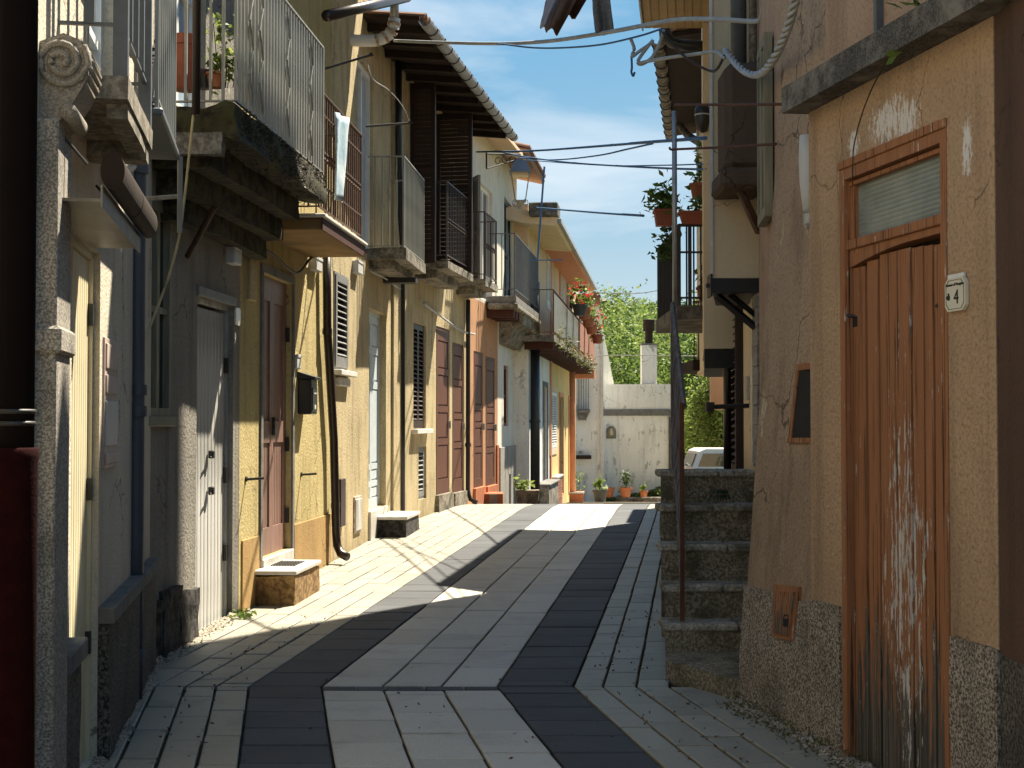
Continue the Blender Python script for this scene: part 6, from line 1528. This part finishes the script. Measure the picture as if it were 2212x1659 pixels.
tag(G().tube([(0, 0, 0), P(1176, 360, 28) - P(1161, 562, 28)], .022, 6).box(-.2, .5, -.01, .01, -.01, .01).obj('antenna_mast', 'bluecable', None, P(1161, 562, 28)), 'thin leaning mast above the grey railed balcony', 'mast')
# laundry at the top edge
def cloth(name, label, corners, mat, Y, seed, cat='laundry'):
    g = G(); n, m = 9, 10; (a, b_, c_, d_) = [Vector((P(u, v, Y).x, 0, P(u, v, Y).z)) for u, v in corners]; vs = []
    for i in range(n + 1):
        row = []
        for j in range(m + 1):
            t, s = i / n, j / m; q = a.lerp(b_, t).lerp(d_.lerp(c_, t), s)
            q.y = .05 * math.sin(t * 7 + seed) * (.4 + s) + .03 * noise.noise((t * 4, s * 4, seed)); q.z += .02 * noise.noise((t * 5, seed, 1)) * s
            row.append(g.bm.verts.new(q - Vector((a.x, 0, a.z))))
        vs.append(row)
    for i in range(n):
        for j in range(m): g.bm.faces.new((vs[i][j], vs[i + 1][j], vs[i + 1][j + 1], vs[i][j + 1]))
    o = g.obj(name, mat, None, (a.x, Y, a.z), smooth=True)
    md_ = o.modifiers.new('thick', 'SOLIDIFY'); md_.thickness = .006
    return tag(o, label, cat)
cloth('trousers', 'mauve and brown trousers leg hanging at the top left of the sky', ((1186, -30), (1230, -30), (1182, 66), (1166, 56)), 'clothpale', 11.6, 1)
cloth('trousers', 'brown garment with its hem blowing left at the top edge', ((1222, -30), (1262, -30), (1205, 74), (1184, 62)), 'clothbrown', 11.5, 2)
cloth('shirt', 'rust coloured shirt tail between the hanging trousers', ((1235, -30), (1285, -30), (1246, 38), (1218, 34)), 'rustpost', 11.65, 3)
cloth('trousers', 'grey checked trouser leg hanging at the right of the laundry', ((1276, -30), (1314, -30), (1325, 68), (1285, 74)), 'clothgrey', 11.5, 4)
wire('clothes_line', 'taut line just above the frame carrying the laundry', chain(((1120, -32, 11.6), (1400, -32, 11.6))), .005, 'cable', cat='clothes line')
# towel on the wrought iron railing
W3t = [W3.hit(u, v, .56) for u, v in ((722, 242), (751, 256), (742, 438), (719, 428))]
g = G(); n, m = 6, 12; vs = []
for i in range(n + 1):
    row = []
    for j in range(m + 1):
        t, s = i / n, j / m
        x = (W3t[0][0] * (1 - t) + W3t[1][0] * t) * (1 - s) + (W3t[3][0] * (1 - t) + W3t[2][0] * t) * s
        z = (W3t[0][1] * (1 - t) + W3t[1][1] * t) * (1 - s) + (W3t[3][1] * (1 - t) + W3t[2][1] * t) * s
        row.append(g.bm.verts.new((x, .57 + .02 * math.sin(t * 9 + s * 2), z)))
    vs.append(row)
for i in range(n):
    for j in range(m): g.bm.faces.new((vs[i][j], vs[i + 1][j], vs[i + 1][j + 1], vs[i][j + 1]))
o = g.obj('towel', 'towel', None, (W3.p0.x, W3.p0.y, 0), W3.rz, smooth=True); tag(o, 'pale blue printed towel hung over the wrought iron balcony railing', 'towel'); o.modifiers.new('thick', 'SOLIDIFY').thickness = .008
# plants on the mossy balcony
pot('flower_pot', 'tall red brown pot behind the brown pole on the mossy balcony', P(400, 196, 9.35), .085, .36, 'redpot', seed=41, taper=.85)
pot('flower_pot', 'small clay pot with dry twigs beside the pole on the mossy balcony', P(466, 190, 9.4), .06, .10, 'terracotta', True, 'leafpot', 60, .03, 1.5, 1.6, seed=42)
pot('flower_pot', 'black pot half hidden by the brown pole on the mossy balcony', P(440, 192, 9.45), .06, .12, 'blackpot', seed=43)
g = G(); vp = []
for k in range(7):
    x0_, a_ = rr_.uniform(450, 515), rr_.uniform(-18, 18); pts = [P(x0_ + a_ * t + 5 * math.sin(t * 5), 190 - t * rr_.uniform(90, 140), 9.4) for t in (0, .3, .6, 1)]
    g.tube([p_ - pts[0] + (pts[0] - P(480, 190, 9.4)) for p_ in pts], .003, 4)
    for p_ in pts[1:]: vp += [p_ + Vector((rr_.gauss(0, .03), rr_.gauss(0, .03), rr_.gauss(0, .04))) for _ in range(9)]
cl = empty('climbing_plant', 'thin climber with bright yellow green leaves on the mossy balcony', 'plant', P(480, 190, 9.4)); g.obj('stems', 'bark', cl)
put('leaves', leaves_mesh('leaves', [p_ - cl.location for p_ in vp], .035, 8), 'leafbright', cl)
# creeper stem and leaves on the concrete ledge
q0 = WR.world(WR.hit(1835, 420)[0], .02, WR.hit(1835, 420)[1])
cs = smooth([WR.world(WR.hit(u, v, d_)[0], d_, WR.hit(u, v, d_)[1]) for u, v, d_ in ((1842, 400, .04), (1843, 330, .04), (1850, 290, .05), (1864, 240, .07), (1884, 190, .10), (1905, 150, .135), (1922, 118, .14))], 4)
vn = empty('creeper', 'bare creeper stem with a few leaves over the concrete ledge', 'plant', cs[0])
G().tube([c - cs[0] for c in cs], .003, 5).obj('stem', 'bark', vn)
top = WR.world(WR.hit(1975, 12, .13)[0], .10, zl + .13)
pts = [cs[-1] + Vector((.01, -.02, 0)), cs[-1] + Vector((0, -.02, -.03))] + [top + Vector((rr_.gauss(0, .05), rr_.gauss(0, .02), rr_.uniform(0, .09))) for _ in range(9)]
put('leaves', leaves_mesh('leaves', [c - cs[0] for c in pts], .034, 4), 'leafpot', vn)
# weeds and dry leaves at the wall feet
def along(W, x0, x1, dmax, zmax): return lambda r: (lambda x, t: (lambda q: Vector((q.x, q.y, zg(q.y) + r.random() ** 2 * zmax)))(W.world(x, t * dmax, 0)))(r.uniform(x0, x1), r.random() ** 2)
dirt('weeds', 'small weeds in the joint along the foot of the left walls', 260, along(W3, S3(15), S3(11.4), .06, .03), .010, 'leafdark', 5)
dirt('weeds', 'dark weeds and dirt at the foot of the grey house', 500, along(W2, S2(11.36), S2(9.05), .12, .04), .010, 'leafdark', 6)
tag(put('weed_tuft', leaves_mesh('weed_tuft', [Vector((Lx(11.25) + .06 + rr_.gauss(0, .05), 11.2 + rr_.gauss(0, .09), .05 + abs(rr_.gauss(0, .02)))) for _ in range(110)], .022, 9), 'leafpot', kind='stuff'), 'green tuft growing at the corner of the white board garage door', 'weed')
dirt('dry_leaves', 'dry brown leaves scattered in the paving joints', 240, lambda r: (lambda y, s: Vector((xat((.735, .537, -1.75, -1.93, .93)[s] + r.gauss(0, .03), y), y, zg(y) + .006)))(r.uniform(6.6, 11.5), r.randrange(5)), .012, 'deadleaf', 8)
dirt('dry_leaves', 'sparse red leaf bits on the near paving', 60, lambda r: Vector((r.uniform(-1.9, 1.4), r.uniform(6.6, 10), .008)), .012, 'deadleaf', 9)

def bank(name, label, W, x0, x1, seed, dm=.13, h=.05):
    g = G(); n = 60
    for i in range(n):
        a, b = x0 + (x1 - x0) * i / n, x0 + (x1 - x0) * (i + 1) / n
        def sec(x):
            k = .55 + .9 * abs(noise.noise((x * 5, seed, 0))); q = [(x, -.01, h * k), (x, .025, h * k * .8), (x, dm * k * .6, h * .3 * k), (x, dm * k, -.012)]
            return [(p[0], p[1], p[2] + zg(W.world(x, 0, 0).y) + .012 * noise.noise((x * 30, p[1] * 40, seed))) for p in q]
        A, B = sec(a), sec(b)
        for p, q, r_, s_ in zip(A, A[1:], B[1:], B): g.quad(p, q, r_, s_)
    bmesh.ops.remove_doubles(g.bm, verts=g.bm.verts[:], dist=1e-4)
    o = g.obj(name, 'gritbrown', None, (W.p0.x, W.p0.y, 0), W.rz, kind='stuff'); tag(o, label, 'dirt')
bank('dirt_bank', 'bank of grit and moss along the foot of the brown wall', WR, .0, WR.L + 1.0, 2)
bank('dirt_bank', 'dark grit gathered along the foot of the grey house', W2, S2(11.3), S2(9.05), 5, .10, .04)
bank('dirt_bank', 'grit gathered along the foot of the near cream house', W1, S1(9.2), S1(5.2), 7, .12, .04)
dirt('wall_foot_grass', 'dry grass and moss at the foot of the brown wall', 1500, along(WR, -.2, WR.L + 1.0, .16, .07), .013, 'drycreeper', 15)
